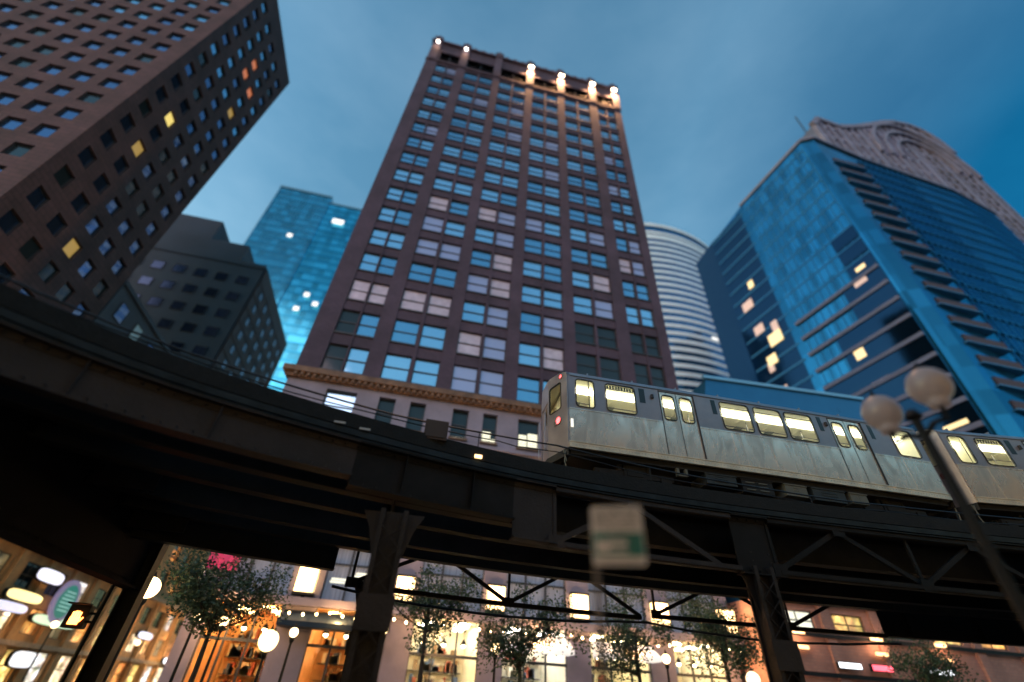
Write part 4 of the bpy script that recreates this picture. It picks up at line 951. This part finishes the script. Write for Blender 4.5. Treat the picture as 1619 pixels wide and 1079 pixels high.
    B(rf, 'roof', m_roofc)
    # ends: canted side facets around a recessed middle door
    for e in (0, 1):
        fx = (lambda q: -q) if e == 0 else (lambda q: LEN+q)
        D = 0.36; pl = [(0.0,0.0),(D,0.98),(D,1.86),(0.0,Wd)]       # (projection, y)
        ew = MB()
        def facet(mb_, p, q, z0, z1, th=0.05, out=0.0):
            a = Vector((p[0],p[1])); b = Vector((q[0],q[1])); t = (b-a).normalized(); nrm = Vector((t.y,-t.x)) 
            pts = [a+nrm*out*-1, b+nrm*out*-1, b+nrm*th*-1, a+nrm*th*-1]
            mb_.prism([(fx(v_.x), v_.y) for v_ in (a-nrm*-out, b-nrm*-out, b-nrm*th, a-nrm*th)], z0, z1)
        def sub(p, q, s0, s1): return ((p[0]+(q[0]-p[0])*s0, p[1]+(q[1]-p[1])*s0), (p[0]+(q[0]-p[0])*s1, p[1]+(q[1]-p[1])*s1))
        facet(ew, pl[0], pl[1], ZS, 2.40); facet(ew, pl[2], pl[3], ZS, 2.40)
        for (p, q) in ((pl[0],pl[1]),(pl[2],pl[3])):
            fl = p == pl[0]
            a0, a1 = (0.30,0.93) if fl else (0.07,0.70)
            facet(ew, *sub(p,q,0,a0), 2.40, ZE); facet(ew, *sub(p,q,a1,1), 2.40, ZE); facet(ew, *sub(p,q,a0,a1), 3.42, ZE)
        facet(ew, pl[1], (D,1.06), ZS, ZE); facet(ew, (D,1.78), pl[2], ZS, ZE); facet(ew, (D,1.06), (D,1.78), 3.0, ZE)
        k0 = len(ew.v)                                                # arched head over the end wall
        crown = [(0.0,0.0,ZE),(0.36*0.6,0.6,ZE),(D,0.98,ZE),(D,1.86,ZE),(0.36*0.6,Wd-0.6,ZE),(0.0,Wd,ZE)]
        def rz_(yy):
            c = max(-1,min(1,(Wd/2-yy)/(Wd/2+0.01))); th = math.acos(c); return ZE+0.30*max(0,math.sin(th))**0.8
        ys = [Wd*i/16 for i in range(17)]
        def px_(yy): return D*min(1, yy/0.98) if yy < Wd/2 else D*min(1, (Wd-yy)/0.98)
        for yy in ys: ew.v += [(fx(px_(yy)),yy,ZE-0.001),(fx(px_(yy)),yy,rz_(yy)+0.001),(fx(-0.1),yy,rz_(yy)+0.004)]
        for i in range(16):
            a = k0+3*i; ew.f.append((a,a+3,a+4,a+1)); ew.f.append((a+1,a+4,a+5,a+2)); ew.m += [0,0]
        B(ew, 'end_wall', m_grey)
        dr = MB(); dr.box(min(fx(D-0.07),fx(D-0.03)), max(fx(D-0.07),fx(D-0.03)), 1.07, 1.77, ZS+0.1, 2.25); dr.box(min(fx(D-0.07),fx(D-0.03)), max(fx(D-0.07),fx(D-0.03)), 1.07, 1.2, 2.25, 3.0); dr.box(min(fx(D-0.07),fx(D-0.03)), max(fx(D-0.07),fx(D-0.03)), 1.64, 1.77, 2.25, 3.0); dr.box(min(fx(D-0.07),fx(D-0.03)), max(fx(D-0.07),fx(D-0.03)), 1.2, 1.64, 2.9, 3.0)
        do = B(dr, 'end_door', m_grey); g_ = MB(); g_.box(min(fx(D-0.05),fx(D-0.045)),max(fx(D-0.05),fx(D-0.045)),1.2,1.64,2.25,2.9); B(g_, 'pane', m_cg, do)
        for fl, (p, q) in ((1,(pl[0],pl[1])),(0,(pl[2],pl[3]))):
            a0, a1 = (0.30,0.93) if fl else (0.07,0.70)
            s_ = sub(p, q, a0, a1); L_ = math.hypot(s_[1][0]-s_[0][0], s_[1][1]-s_[0][1]); c = ((s_[0][0]+s_[1][0])/2, (s_[0][1]+s_[1][1])/2)
            t = Vector((s_[1][0]-s_[0][0], s_[1][1]-s_[0][1])).normalized(); nr = Vector((t.y,-t.x))
            T = (lambda a, d_, zz, c=c, t=t, nr=nr: (fx(c[0]+t.x*a-nr.x*d_*1), c[1]+t.y*a-nr.y*d_*1, zz))
            w_ = MB(); ring(w_, 0, 2.40, L_, 1.02, 0.10, 0.0, 0.03, 0, 1, T); wo_ = B(w_, 'windshield', [m_grey, m_gask])
            g_ = MB(); g_.poly([T(-L_/2+0.02,0.02,2.42),T(L_/2-0.02,0.02,2.42),T(L_/2-0.02,0.02,3.40),T(-L_/2+0.02,0.02,3.40)]); B(g_, 'pane', m_cg, wo_)
            for nm, uu, zz, rr_, mm in (('tail_light',0.45,2.02,0.115,m_red),('headlight',0.62,1.98,0.06,m_lgrey),('marker_light',0.30,ZE+0.05,0.06,m_red)):
                U = uu if fl else 1-uu
                cc = sub(p, q, U, U+0.01)[0]; h_ = MB(); kk = 12
                for (rad, dd_) in ((rr_+0.03,0.0),(rr_+0.03,0.03),(rr_,0.03),(rr_,0.012)):
                    for j in range(kk): th = 2*math.pi*j/kk; h_.v.append((fx(cc[0]+t.x*rad*math.cos(th)+nr.x*dd_*1), cc[1]+t.y*rad*math.cos(th)+nr.y*dd_*1, zz+rad*math.sin(th)))
                for r0 in range(3):
                    for j in range(kk): h_.f.append((r0*kk+j, r0*kk+(j+1)%kk, (r0+1)*kk+(j+1)%kk, (r0+1)*kk+j)); h_.m.append(0)
                ho = B(h_, nm, m_grey); l_ = MB(); l_.poly([(fx(cc[0]+t.x*rr_*math.cos(2*math.pi*j/kk)+nr.x*0.02), cc[1]+t.y*rr_*math.cos(2*math.pi*j/kk)+nr.y*0.02, zz+rr_*math.sin(2*math.pi*j/kk)) for j in range(kk)])
                B(l_, 'lens', mm if e == 0 else m_lgrey, ho)
        for yy in (1.02, 1.82):
            hb = MB(); hb.tube([(fx(D+0.03),yy,1.25),(fx(D+0.09),yy,1.3),(fx(D+0.09),yy,2.6),(fx(D+0.03),yy,2.65)], 0.015, 6); B(hb, 'grab_bar', m_roofc)
        an = MB(); an.prism([(fx(-0.0),0.02),(fx(D+0.02),1.0),(fx(D+0.02),1.84),(fx(0),Wd-0.02)], ZS-0.22, ZS-0.004); B(an, 'anticlimber', m_under)
        cpn = MB(); cpn.box(min(fx(D),fx(D+0.5)),max(fx(D),fx(D+0.5)),1.27,1.57,0.5,0.72); cpn.box(min(fx(D+0.4),fx(D+0.55)),max(fx(D+0.4),fx(D+0.55)),1.17,1.67,0.45,0.8)
        cpn.tube([(fx(D),0.9,0.7),(fx(D+0.35),1.0,0.35),(fx(D+0.3),1.25,0.5)],0.03,6); B(cpn, 'coupler', m_under)
        for yy in (0.12, Wd-0.12):
            gt = MB()
            gt.tube([(fx(0.05),yy,0.9),(fx(0.1),yy,0.55),(fx(0.02),yy,0.25)], 0.018, 5)
            gt.tube([(fx(0.12),yy,0.9),(fx(0.04),yy,0.55)], 0.018, 5)
            B(gt, 'chain', m_lgrey)
    # interior
    it = MB(); it.box(0.1, LEN-0.1, 0.08, Wd-0.08, 1.02, 1.08); B(it, 'floor', m_dgrey)
    ce = MB(); ce.box(0.1, LEN-0.1, 0.5, Wd-0.5, 3.36, 3.40)
    for x0_, x1_ in ((0.1,-0.30),(LEN-0.1,LEN+0.30)): ce.poly([(x0_,0.08,3.44),(x0_,Wd-0.08,3.44),(x1_,1.85,3.44),(x1_,0.98,3.44)])
    for s0, s1 in ((0.07,0.5),(Wd-0.5,Wd-0.07)):
        ce.poly([(0.1,s0,3.43),(LEN-0.1,s0,3.43),(LEN-0.1,s1,3.36 if s0<1 else 3.43),(0.1,s1,3.36 if s0<1 else 3.43)]) if s0 < 1 else ce.poly([(0.1,s0,3.36),(LEN-0.1,s0,3.36),(LEN-0.1,s1,3.43),(0.1,s1,3.43)])
    for k in range(10): ce.box(0.6+k*1.25, 0.9+k*1.25, 1.3, 1.5, 3.34, 3.36, 1)
    for k in range(10): ce.box(0.7+k*1.2,0.72+k*1.2,0.5,Wd-0.5,3.345,3.36,0)
    B(ce, 'ceiling', [m_ceil, m_lgrey])
    for yy in (0.55, Wd-0.55):
        tb = MB(); tb.box(0.15, LEN-0.15, yy-0.13, yy+0.13, 3.29, 3.33); B(tb, 'ceiling_light', m_tube)
    li = MB()
    for (a, b) in ((1.10,1.15),(0.12,0.2),(LEN-0.2,LEN-0.12)): li.box(a, b, 0.09, 1.0, 1.08, 3.34); li.box(a, b, Wd-1.0, Wd-0.09, 1.08, 3.34)
    for y in (0.075, Wd-0.085):
        for (a, b) in ((0.94,1.27),(2.35,3.16),(4.46,5.33),(8.88,9.51),(10.89,11.93),(12.9,13.05)): li.box(a,b,y,y+0.01,2.3,3.4)
        li.box(0.1,3.15,y,y+0.01,1.08,2.3); li.box(4.47,9.5,y,y+0.01,1.08,2.3); li.box(10.9,LEN-0.1,y,y+0.01,1.08,2.3)
    B(li, 'interior_panel', m_cream_i)
    st_ = MB()
    for x in [1.6+k*0.8 for k in range(2)]+[5.2+k*0.8 for k in range(5)]+[11.5,12.3]:
        for y0, y1 in ((0.1,0.95),(Wd-0.95,Wd-0.1)): st_.box(x, x+0.42, y0, y1, 1.42, 1.5); st_.box(x, x+0.07, y0, y1, 1.5, 2.05)
    B(st_, 'seat', mat('seat_blue', (0.03,0.06,0.14), 0.7) if 'seat_blue' not in bpy.data.materials else bpy.data.materials['seat_blue'])
    gp = MB()
    for yy in (0.95, Wd-0.95): gp.tube([(0.6,yy,3.1),(LEN-0.6,yy,3.1)], 0.018, 6)
    for x in (2.85,4.75,7.0,9.2,11.2): gp.tube([(x,0.95,1.08),(x,0.95,3.35)],0.018,6); gp.tube([(x,Wd-0.95,1.08),(x,Wd-0.95,3.35)],0.018,6)
    B(gp, 'grab_pole', m_rail)
    # underframe
    fr = MB(); fr.box(0.1, LEN-0.1, 0.12, Wd-0.12, ZS-0.16, ZS-0.002)
    B(fr, 'underframe', m_under)
    for (a,b,z0,z1,y0,mm,nm) in ((4.35,5.35,0.46,0.8,0.10,m_dgrey,'equipment_box'),(5.55,6.6,0.36,0.8,0.14,m_under,'resistor_grid'),(7.0,7.75,0.42,0.8,0.1,m_lgrey,'equipment_box'),(7.95,9.1,0.40,0.8,0.1,m_dgrey,'equipment_box'),(9.3,9.9,0.45,0.8,0.1,m_lgrey,'equipment_box')):
        q = MB(); q.box(a,b,y0,y0+0.9,z0,z1); q.box(a-0.03,b+0.03,y0-0.02,y0+0.02,z1-0.05,z1-0.02)
        if nm == 'resistor_grid':
            for k in range(3):
                for j in range(2): q.box(a+0.12+j*0.45,a+0.42+j*0.45,y0-0.02,y0,z0+0.08+k*0.11,z0+0.11+k*0.11,1)
        else:
            for k in range(3): q.box(a+0.3,b-0.3,y0-0.012,y0,z0+0.08+k*0.08,z0+0.11+k*0.08,0)
        B(q, nm, [mm, m_lgrey]); q = MB(); q.box(a,b,Wd-1.0,Wd-0.1,z0,z1); q.box(a-0.03,b+0.03,Wd-0.12,Wd-0.08,z1-0.05,z1-0.02); B(q, nm, [mm, m_lgrey])
    hk = MB(); hk.box(3.4,3.48,0.08,0.2,0.56,0.8); hk.box(3.4,3.75,0.08,0.2,0.56,0.64); hk.box(3.68,3.75,0.08,0.2,0.56,0.8); B(hk, 'jacking_bracket', m_lgrey)
    for bx_ in (2.15, LEN-2.15):
        bo = MB()
        for yy in (0.35, Wd-0.35-0.14): 
            bo.box(bx_-1.25,bx_+1.25,yy,yy+0.14,0.42,0.60); bo.box(bx_-0.35,bx_+0.35,yy-0.03,yy+0.18,0.3,0.78)
            for k in (-1,1): bo.box(bx_+k*0.98-0.16,bx_+k*0.98+0.16,yy-0.06,yy+0.2,0.22,0.52); bo.lathe([(0.09,0),(0.09,0.2)],(bx_+k*0.45,yy+0.07,0.6),10)
        bo.box(bx_-0.25,bx_+0.25,0.3,Wd-0.3,0.45,0.7)
        bo.box(bx_-0.9,bx_+0.9,0.16,0.24,0.1,0.2)
        b_o = B(bo, 'bogie', m_under)
        for k in (-0.98, 0.98):
            for yy in (0.70, Wd-0.70):
                wv = MB(); kk = 20; prof_ = [(0.10,-0.07),(0.33,-0.065),(0.33,0.04),(0.37,0.045),(0.37,0.07),(0.10,0.07)]
                for (r_, d_) in prof_:
                    d2 = d_ if yy < 1 else -d_
                    for j in range(kk): th = 2*math.pi*j/kk; wv.v.append((bx_+k+r_*math.cos(th), yy+d2, 0.335+r_*math.sin(th)))
                for r0 in range(5):
                    for j in range(kk): wv.f.append((r0*kk+j,r0*kk+(j+1)%kk,(r0+1)*kk+(j+1)%kk,(r0+1)*kk+j)); wv.m.append(0)
                wv.f.append(tuple(range(kk))); wv.f.append(tuple(range(5*kk,6*kk))); wv.m += [0,0]
                B(wv, 'wheel', m_dgrey, b_o)
    return car
RAILZ = 6.62
car = make_car(); car['group'] = 'cars of the elevated train'
car['label'] = 'rear silver train car with two red tail lights and lit windows'
car.location = (4.12, 11.75, RAILZ); car.rotation_euler = (0,0,-0.025)
nplate = MB(); nplate.box(0.09,0.17,-0.02,-0.006,1.62,1.90); nplate.build('number_plate', mat('lit_white_plate', (0.8,0.8,0.75), 0.5, emit=(1,0.97,0.85), estr=0.7), car, local=True)
c2 = copy_tree(car); c2['label'] = 'silver train car further right, coupled ahead of the rear car'
c2.location = (4.12+13.97*math.cos(0.025), 11.75-13.97*math.sin(0.025)-0.12, RAILZ); c2.rotation_euler = (0,0,-0.145)
for c in kids(c2):                                                     # its own tail lamps are not lit
    if c.name.startswith(('tail_light', 'marker_light')):
        for l_ in kids(c): me = l_.data.copy(); me.materials[0] = m_redr; l_.data = me
for c in kids(c2):
    if c.name.startswith('number_plate'): bpy.data.objects.remove(c)

# ------------------------------------------------------------------ street furniture
m_lampg = emis('street_globe_glow', (1.0,0.66,0.30), 6)
def street_lamp(x, y, z, r, label, glow=m_lampg, e=60, light=True):
    t = thing('street_lamp', label, 'street lamp', (x, y, 0), 'street lamps along the kerb')
    p = MB(); p.lathe([(0.2,0.13),(0.2,0.35),(0.12,0.5),(0.075,0.9),(0.055,z-r-0.25),(0.12,z-r-0.12),(0.12,z-r-0.02)], (x,y,0), 12); p.build('post', m_black, t)
    g = MB(); g.lathe([(r*math.sin(math.pi*(k+0.6)/10.6), z-r*math.cos(math.pi*(k+0.6)/10.6)) for k in range(10)], (x,y,0), 16); g.build('globe', glow, t, smooth=True)
    c = MB(); c.lathe([(0.09,z+r-0.02),(0.05,z+r+0.08),(0.015,z+r+0.2)], (x,y,0), 10); c.build('finial', m_black, t)
    if light: point((x, y, z), e, (1.0,0.62,0.3), r, t)
for a in ((-9.2,22.0,4.35,0.36,'glowing street lamp just right of the left portal column',m_lampg,150),
          (-8.6,26.5,4.0,0.22,'glowing street lamp low among the leaves of the leftmost tree',m_lampg,60),
          (-7.9,28.2,4.0,0.22,'glowing street lamp behind the leftmost tree, nearer the brick tower',m_lampg,60),
          (-5.2,26.0,3.25,0.42,'large glowing street lamp between the leftmost tree and the steel column',emis('soft_amber_glow',(1.0,0.70,0.26),3.2),90),
          (-4.5,27.6,3.75,0.20,'small glowing lamp above and right of the large amber street lamp',m_lampg,40),
          (5.3,27.0,3.75,0.24,'glowing street lamp under the second tree right of the steel column',m_lampg,80),
          (14.6,27.0,3.9,0.22,'glowing street lamp under the tree right of the parking sign pole',m_lampg,80),
          (19.6,27.0,3.3,0.36,'glowing street lamp left of the right hand steel column',emis('soft_peach_glow',(1.0,0.72,0.42),2.2),60),
          (-0.3,27.4,4.15,0.18,'small glowing lamp just right of the middle steel column',m_lampg,30)): street_lamp(*a)

m_cglobe = m_globe
tl = thing('twin_globe_lamp', 'tall black street lamp with two unlit frosted globes given a faint glow in front of the train at right', 'street lamp', (6.56,4.25,0))
p = MB(); p.lathe([(0.24,0.13),(0.22,0.5),(0.13,0.8),(0.07,1.4),(0.05,4.95),(0.11,5.0),(0.06,5.1)], (6.56,4.25,0), 14); p.build('post', m_black, tl)
for y in (4.63, 3.87):
    s_ = 1 if y > 4.25 else -1
    a = MB(); a.tube([(6.56,4.25,4.7),(6.56,4.25+s_*0.2,4.82),(6.56,y,4.8),(6.56,y,4.98)], 0.035, 8); a.build('arm', m_black, tl)
    g = MB(); r = 0.25; g.lathe([(0.11,4.96),(0.13,5.03)]+[(r*math.sin(math.pi*(k+1.8)/11.8), 5.28-r*math.cos(math.pi*(k+1.8)/11.8)*1.08) for k in range(10)], (6.56,y,0), 20); go = g.build('globe', m_cglobe, tl, smooth=True)
    c = MB(); c.lathe([(0.07,5.53),(0.03,5.6),(0.01,5.68)], (6.56,y,0), 10); c.build('finial', m_black, tl)

# parking sign: pale upper plate with rows of small lettering strokes, green lower panel
ps = thing('parking_sign', 'grey white and green parking restriction sign on a thin steel pole', 'street sign', (1.70,4.02,0))
ang = math.atan2(3.90-4.09, 2.04-1.63)
ca, sa = math.cos(ang), math.sin(ang)
def S(mb_, u0, u1, z0, z1, d0, d1, mi=0):
    P = [(1.63+ca*u-sa*-d*1.0*-1 if False else 1.63+ca*u+sa*d, 4.09+sa*u-ca*d) for u, d in ((u0,d0),(u1,d0),(u1,d1),(u0,d1))]; mb_.prism(P, z0, z1, mi)
m_signw = mat('sign_pale_sheet', (0.60,0.54,0.53), 0.45, var=0.12, vscale=6); m_signg = mat('sign_green', (0.02,0.16,0.14), 0.45, var=0.15, vscale=6); m_signd = mat('sign_deep_green', (0.01,0.10,0.085), 0.5); m_ink = mat('sign_ink', (0.05,0.06,0.07), 0.6)
p = MB(); poly_ = rr(0.46, 0.51, 0.035); n0 = len(p.v)
for d_ in (0.0, 0.006):
    for (a, b) in poly_: p.v.append((1.63+ca*(a+0.23)+sa*d_, 4.09+sa*(a+0.23)-ca*d_, 2.585+b))
k = len(poly_); p.f.append(tuple(range(k))); p.f.append(tuple(range(k,2*k))); p.m += [0,0]
for j in range(k): p.f.append((j,(j+1)%k,k+(j+1)%k,k+j)); p.m.append(0)
p.build('sign_plate', m_signw, ps)
g = MB(); S(g,0.012,0.448,2.66,2.855,0.007,0.009); g.build('green_panel', m_signg, ps)
g = MB(); S(g,0.035,0.31,2.685,2.795,0.010,0.011); g.build('white_patch', m_signw, ps)
g = MB(); S(g,0.13,0.36,2.80,2.835,0.0115,0.0125); g.build('green_bar', m_signd, ps)
g = MB(); S(g,0.16,0.38,2.712,2.742,0.0115,0.0125); g.build('green_bar', m_signd, ps)
rn = random.Random(3)
for (z, h) in ((3.035,0.022),(2.995,0.018),(2.955,0.022),(2.915,0.014),(2.88,0.012)):
    g = MB(); u = 0.05
    while u < 0.40: wd = rn.uniform(0.012,0.04); S(g,u,u+wd,z,z+h*rn.uniform(0.7,1),0.007,0.008); u += wd+rn.choice((0.006,0.006,0.02))
    g.build('text_line', m_ink, ps)
g = MB(); u = 0.08
while u < 0.42: wd = rn.uniform(0.01,0.03); S(g,u,u+wd,2.61,2.622,0.007,0.008); u += wd+0.008
g.build('text_line', m_ink, ps)
p = MB(); p.tube([(1.665,4.10,0.13),(1.665,4.10,3.0)], 0.03, 8); p.build('post', mat('galvanised_post', (0.12,0.10,0.10), 0.5, 0.4), ps)

# walk signal on the left, round shop sign, banner
ws = thing('pedestrian_signal', 'pedestrian signal with a glowing red orange hand beside the left portal column', 'traffic signal', (-8.1,17.0,0))
b = MB(); b.box(-8.75,-8.25,16.9,17.15,2.6,3.15); b.box(-8.25,-8.1,17.0,17.06,2.75,2.8); b.box(-8.25,-8.1,17.0,17.06,2.95,3.0); b.build('housing', m_black, ws)
p = MB(); p.tube([(-8.07,17.03,0.13),(-8.07,17.03,3.7)], 0.055, 8); p.build('post', m_black, ws)
h_ = MB(); h_.box(-8.62,-8.38,16.88,16.9,2.68,2.86)
for q in range(4): h_.box(-8.61+q*0.058,-8.57+q*0.058,16.88,16.9,2.86,2.98+0.02*(q in (1,2)))
h_.bar((-8.37,16.89,2.75),(-8.31,16.89,2.86),0.045,0.02); h_.build('hand_symbol', emis('hand_glow', (1.0,0.22,0.04), 9), ws)
v = MB(); v.box(-8.77,-8.23,16.7,16.9,3.15,3.18); v.build('visor', m_black, ws)

for (x, y, z, r, lab, _, e) in LAMPS: street_lamp(x, y, z, r, lab, m_lampg, e)
bn = thing('banner', 'crimson and pink vertical banner on the left corner of the brick tower base', 'banner', (-10.5,32.5,7))
g = MB(); n = 12
for k in range(n):
    for j in range(6):
        f_ = lambda a, b: (-11.25+1.75*a/n, 32.50+0.05*math.sin(a*1.3+b*0.4), 6.9+2.5*b/6)
        g.poly([f_(k,j), f_(k+1,j), f_(k+1,j+1), f_(k,j+1)], 0 if j < 2 or k < 5 else 1)
g.build('cloth', [mat('crimson_cloth', (0.42,0.03,0.10), 0.8, emit=(0.6,0.05,0.14), estr=0.3), mat('pink_cloth', (0.6,0.3,0.3), 0.8, emit=(0.8,0.35,0.32), estr=0.3)], bn)  # a faint glow is put into the cloth itself
for z in (9.43, 6.88): g = MB(); g.bar((-11.3,32.5,z),(-9.45,32.5,z),0.05); g.bar((-10.4,32.5,z),(-10.4,32.7,z),0.04); g.build('rod', m_black, bn)

# ------------------------------------------------------------------ trees along the kerb
def tree(x, y, h, r, seed, n, label, group='young street trees in front of the brick tower'):
    rt = random.Random(seed); t = thing('street_tree', label, 'tree', (x, y, 0), group)
    p = MB(); zt = h-r*1.1
    p.tube([(x,y,0.1),(x+0.05,y,zt*0.5),(x-0.03,y+0.05,zt),(x+0.05,y,h-0.5*r)], [0.13,0.10,0.08,0.03], 8)
    tips = []
    for k in range(11):
        a = rt.uniform(0,6.28); z0 = rt.uniform(zt*0.75,h-r*0.9); L = rt.uniform(0.6,1.05)*r
        e = Vector((x+math.cos(a)*L, y+math.sin(a)*L, z0+rt.uniform(0.2,0.9)*r)); mpt = Vector((x,y,z0))*0.5+e*0.5+Vector((0,0,-0.12))
        p.tube([(x,y,z0),mpt,e],[0.05,0.03,0.012],5); tips.append(e); tips.append(mpt+Vector((rt.uniform(-.3,.3),rt.uniform(-.3,.3),rt.uniform(0,.5))))
    p.build('trunk', m_bark, t)
    c = MB(); c0 = Vector((x,y,h-r*0.75))
    clumps = [(e, rt.uniform(0.28,0.5)*r) for e in tips]+[(c0+Vector((rt.gauss(0,.5)*r, rt.gauss(0,.5)*r, rt.gauss(0,.4)*r)), rt.uniform(0.25,0.45)*r) for _ in range(10)]
    for q in range(n):
        e, cr_ = clumps[rt.randrange(len(clumps))]
        v = Vector((rt.gauss(0,1),rt.gauss(0,1),rt.gauss(0,0.8))).normalized()*cr_*rt.random()**0.45; p0 = e+v
        d1 = Vector((rt.gauss(0,1),rt.gauss(0,1),rt.gauss(0,0.6))).normalized(); d2 = d1.cross(Vector((rt.gauss(0,1),rt.gauss(0,1),rt.gauss(0,1)))).normalized()
        L = rt.uniform(0.05,0.095); W = L*0.55
        c.poly([p0-d1*L, p0+d2*W, p0+d1*L, p0-d2*W])
    c.build('crown', m_leaf, t)
tree(-7.3, 24.6, 6.3, 2.1, 1, 9000, 'leftmost young street tree, dense crown between the portal column and the middle column')
tree(1.6, 25.2, 6.7, 2.1, 2, 5200, 'sparse young street tree just right of the middle steel column')
tree(6.2, 25.4, 5.9, 2.2, 3, 6000, 'spreading young street tree left of the parking sign pole')
tree(12.2, 25.4, 5.9, 2.0, 4, 5200, 'spreading young street tree right of the parking sign pole')
tree(17.2, 25.6, 7.0, 2.3, 5, 9000, 'dense young street tree left of the right hand steel column')
tree(29.5, 25.5, 5.6, 1.9, 6, 4200, 'small dark street tree in front of the salmon brick front')

# ------------------------------------------------------------------ buildings on the camera's own side of the street
bb = thing('stone_block', 'pale stone office block with lit windows on the near side of the street', 'building', (0,-16,0))
w = MB(); cc = [(-68+4.2*k, -65.6+4.2*k) for k in range(33)]
w.box(-70,72,-30,-10.4,0.13,21); 
for (a, b) in zip([-70]+[c[1] for c in cc], [c[0] for c in cc]+[72]): w.box(a, b, -10.4, -10.0, 0.13, 21)
for z0, z1 in ((0.13,1.0),(3.2,4.8),(7.0,8.6),(10.8,12.4),(14.6,16.2),(18.4,21.0)):
    for (a, b) in cc: w.box(a, b, -10.4, -10.05, z0, z1)
w.build('wall', mat('cream_terracotta', (0.52,0.42,0.32), 0.7, var=0.15, vscale=0.5), bb)
for j, (z0, z1) in enumerate(((1.0,3.2),(4.8,7.0),(8.6,10.8),(12.4,14.6),(16.2,18.4))):
    g = MB()
    for k, (a, b) in enumerate(cc):
        if (k*7+j*5) % 3 != 0 or j == 0: g.box(a, b, -10.39, -10.36, z0, z1)
    g.build('window_band', m_shopw[3] if j < 3 else m_shopw[5], bb, kind='stuff')

for k, x in enumerate((4.0, 20.0)):
    street_lamp(x, -5.5, 4.6, 0.3, ('unseen lamp added on the near pavement behind the camera','unseen lamp added on the near pavement right of the camera')[k], m_lampg, 260)  # unseen lamps added to warm the wall mirrored in the train

# festoon bulbs strung under the canopy ledge of the brick tower
fs = thing('festoon_lights', 'string of small warm bulbs hung along the canopy ledge of the brick tower', 'string lights', (5.9,31.7,5.0))
g = MB(); N = 46; fp = [Vector((-10.8+33.4*j/N, 31.75+0.12*math.sin(j*1.7), 5.18-0.16*abs(math.sin(j*math.pi/5)))) for j in range(N+1)]
g.tube(fp, 0.012, 5); g.build('wire', m_black, fs)
bm_ = MB(); bm_.lathe([(0.02,-0.13),(0.055,-0.09),(0.06,-0.05),(0.02,0.0)], (0,0,0), 10); bme = None; m_bulb = emis('festoon_glow', (1.0,0.62,0.26), 30)
for p in fp:
    if bme is None: o = bm_.build('bulb', m_bulb, fs, local=True); bme = o.data
    else: o = bpy.data.objects.new('bulb', bme); COL.objects.link(o); o.parent = fs
    o.location = p - fs.location
for x in (-9.0,-3.0,3.0,9.0,15.0,21.0): point((x, 31.6, 4.7), 420, (1.0,0.52,0.18), 0.3, fs)  # added lights without fixtures of their own, to gild the tower front
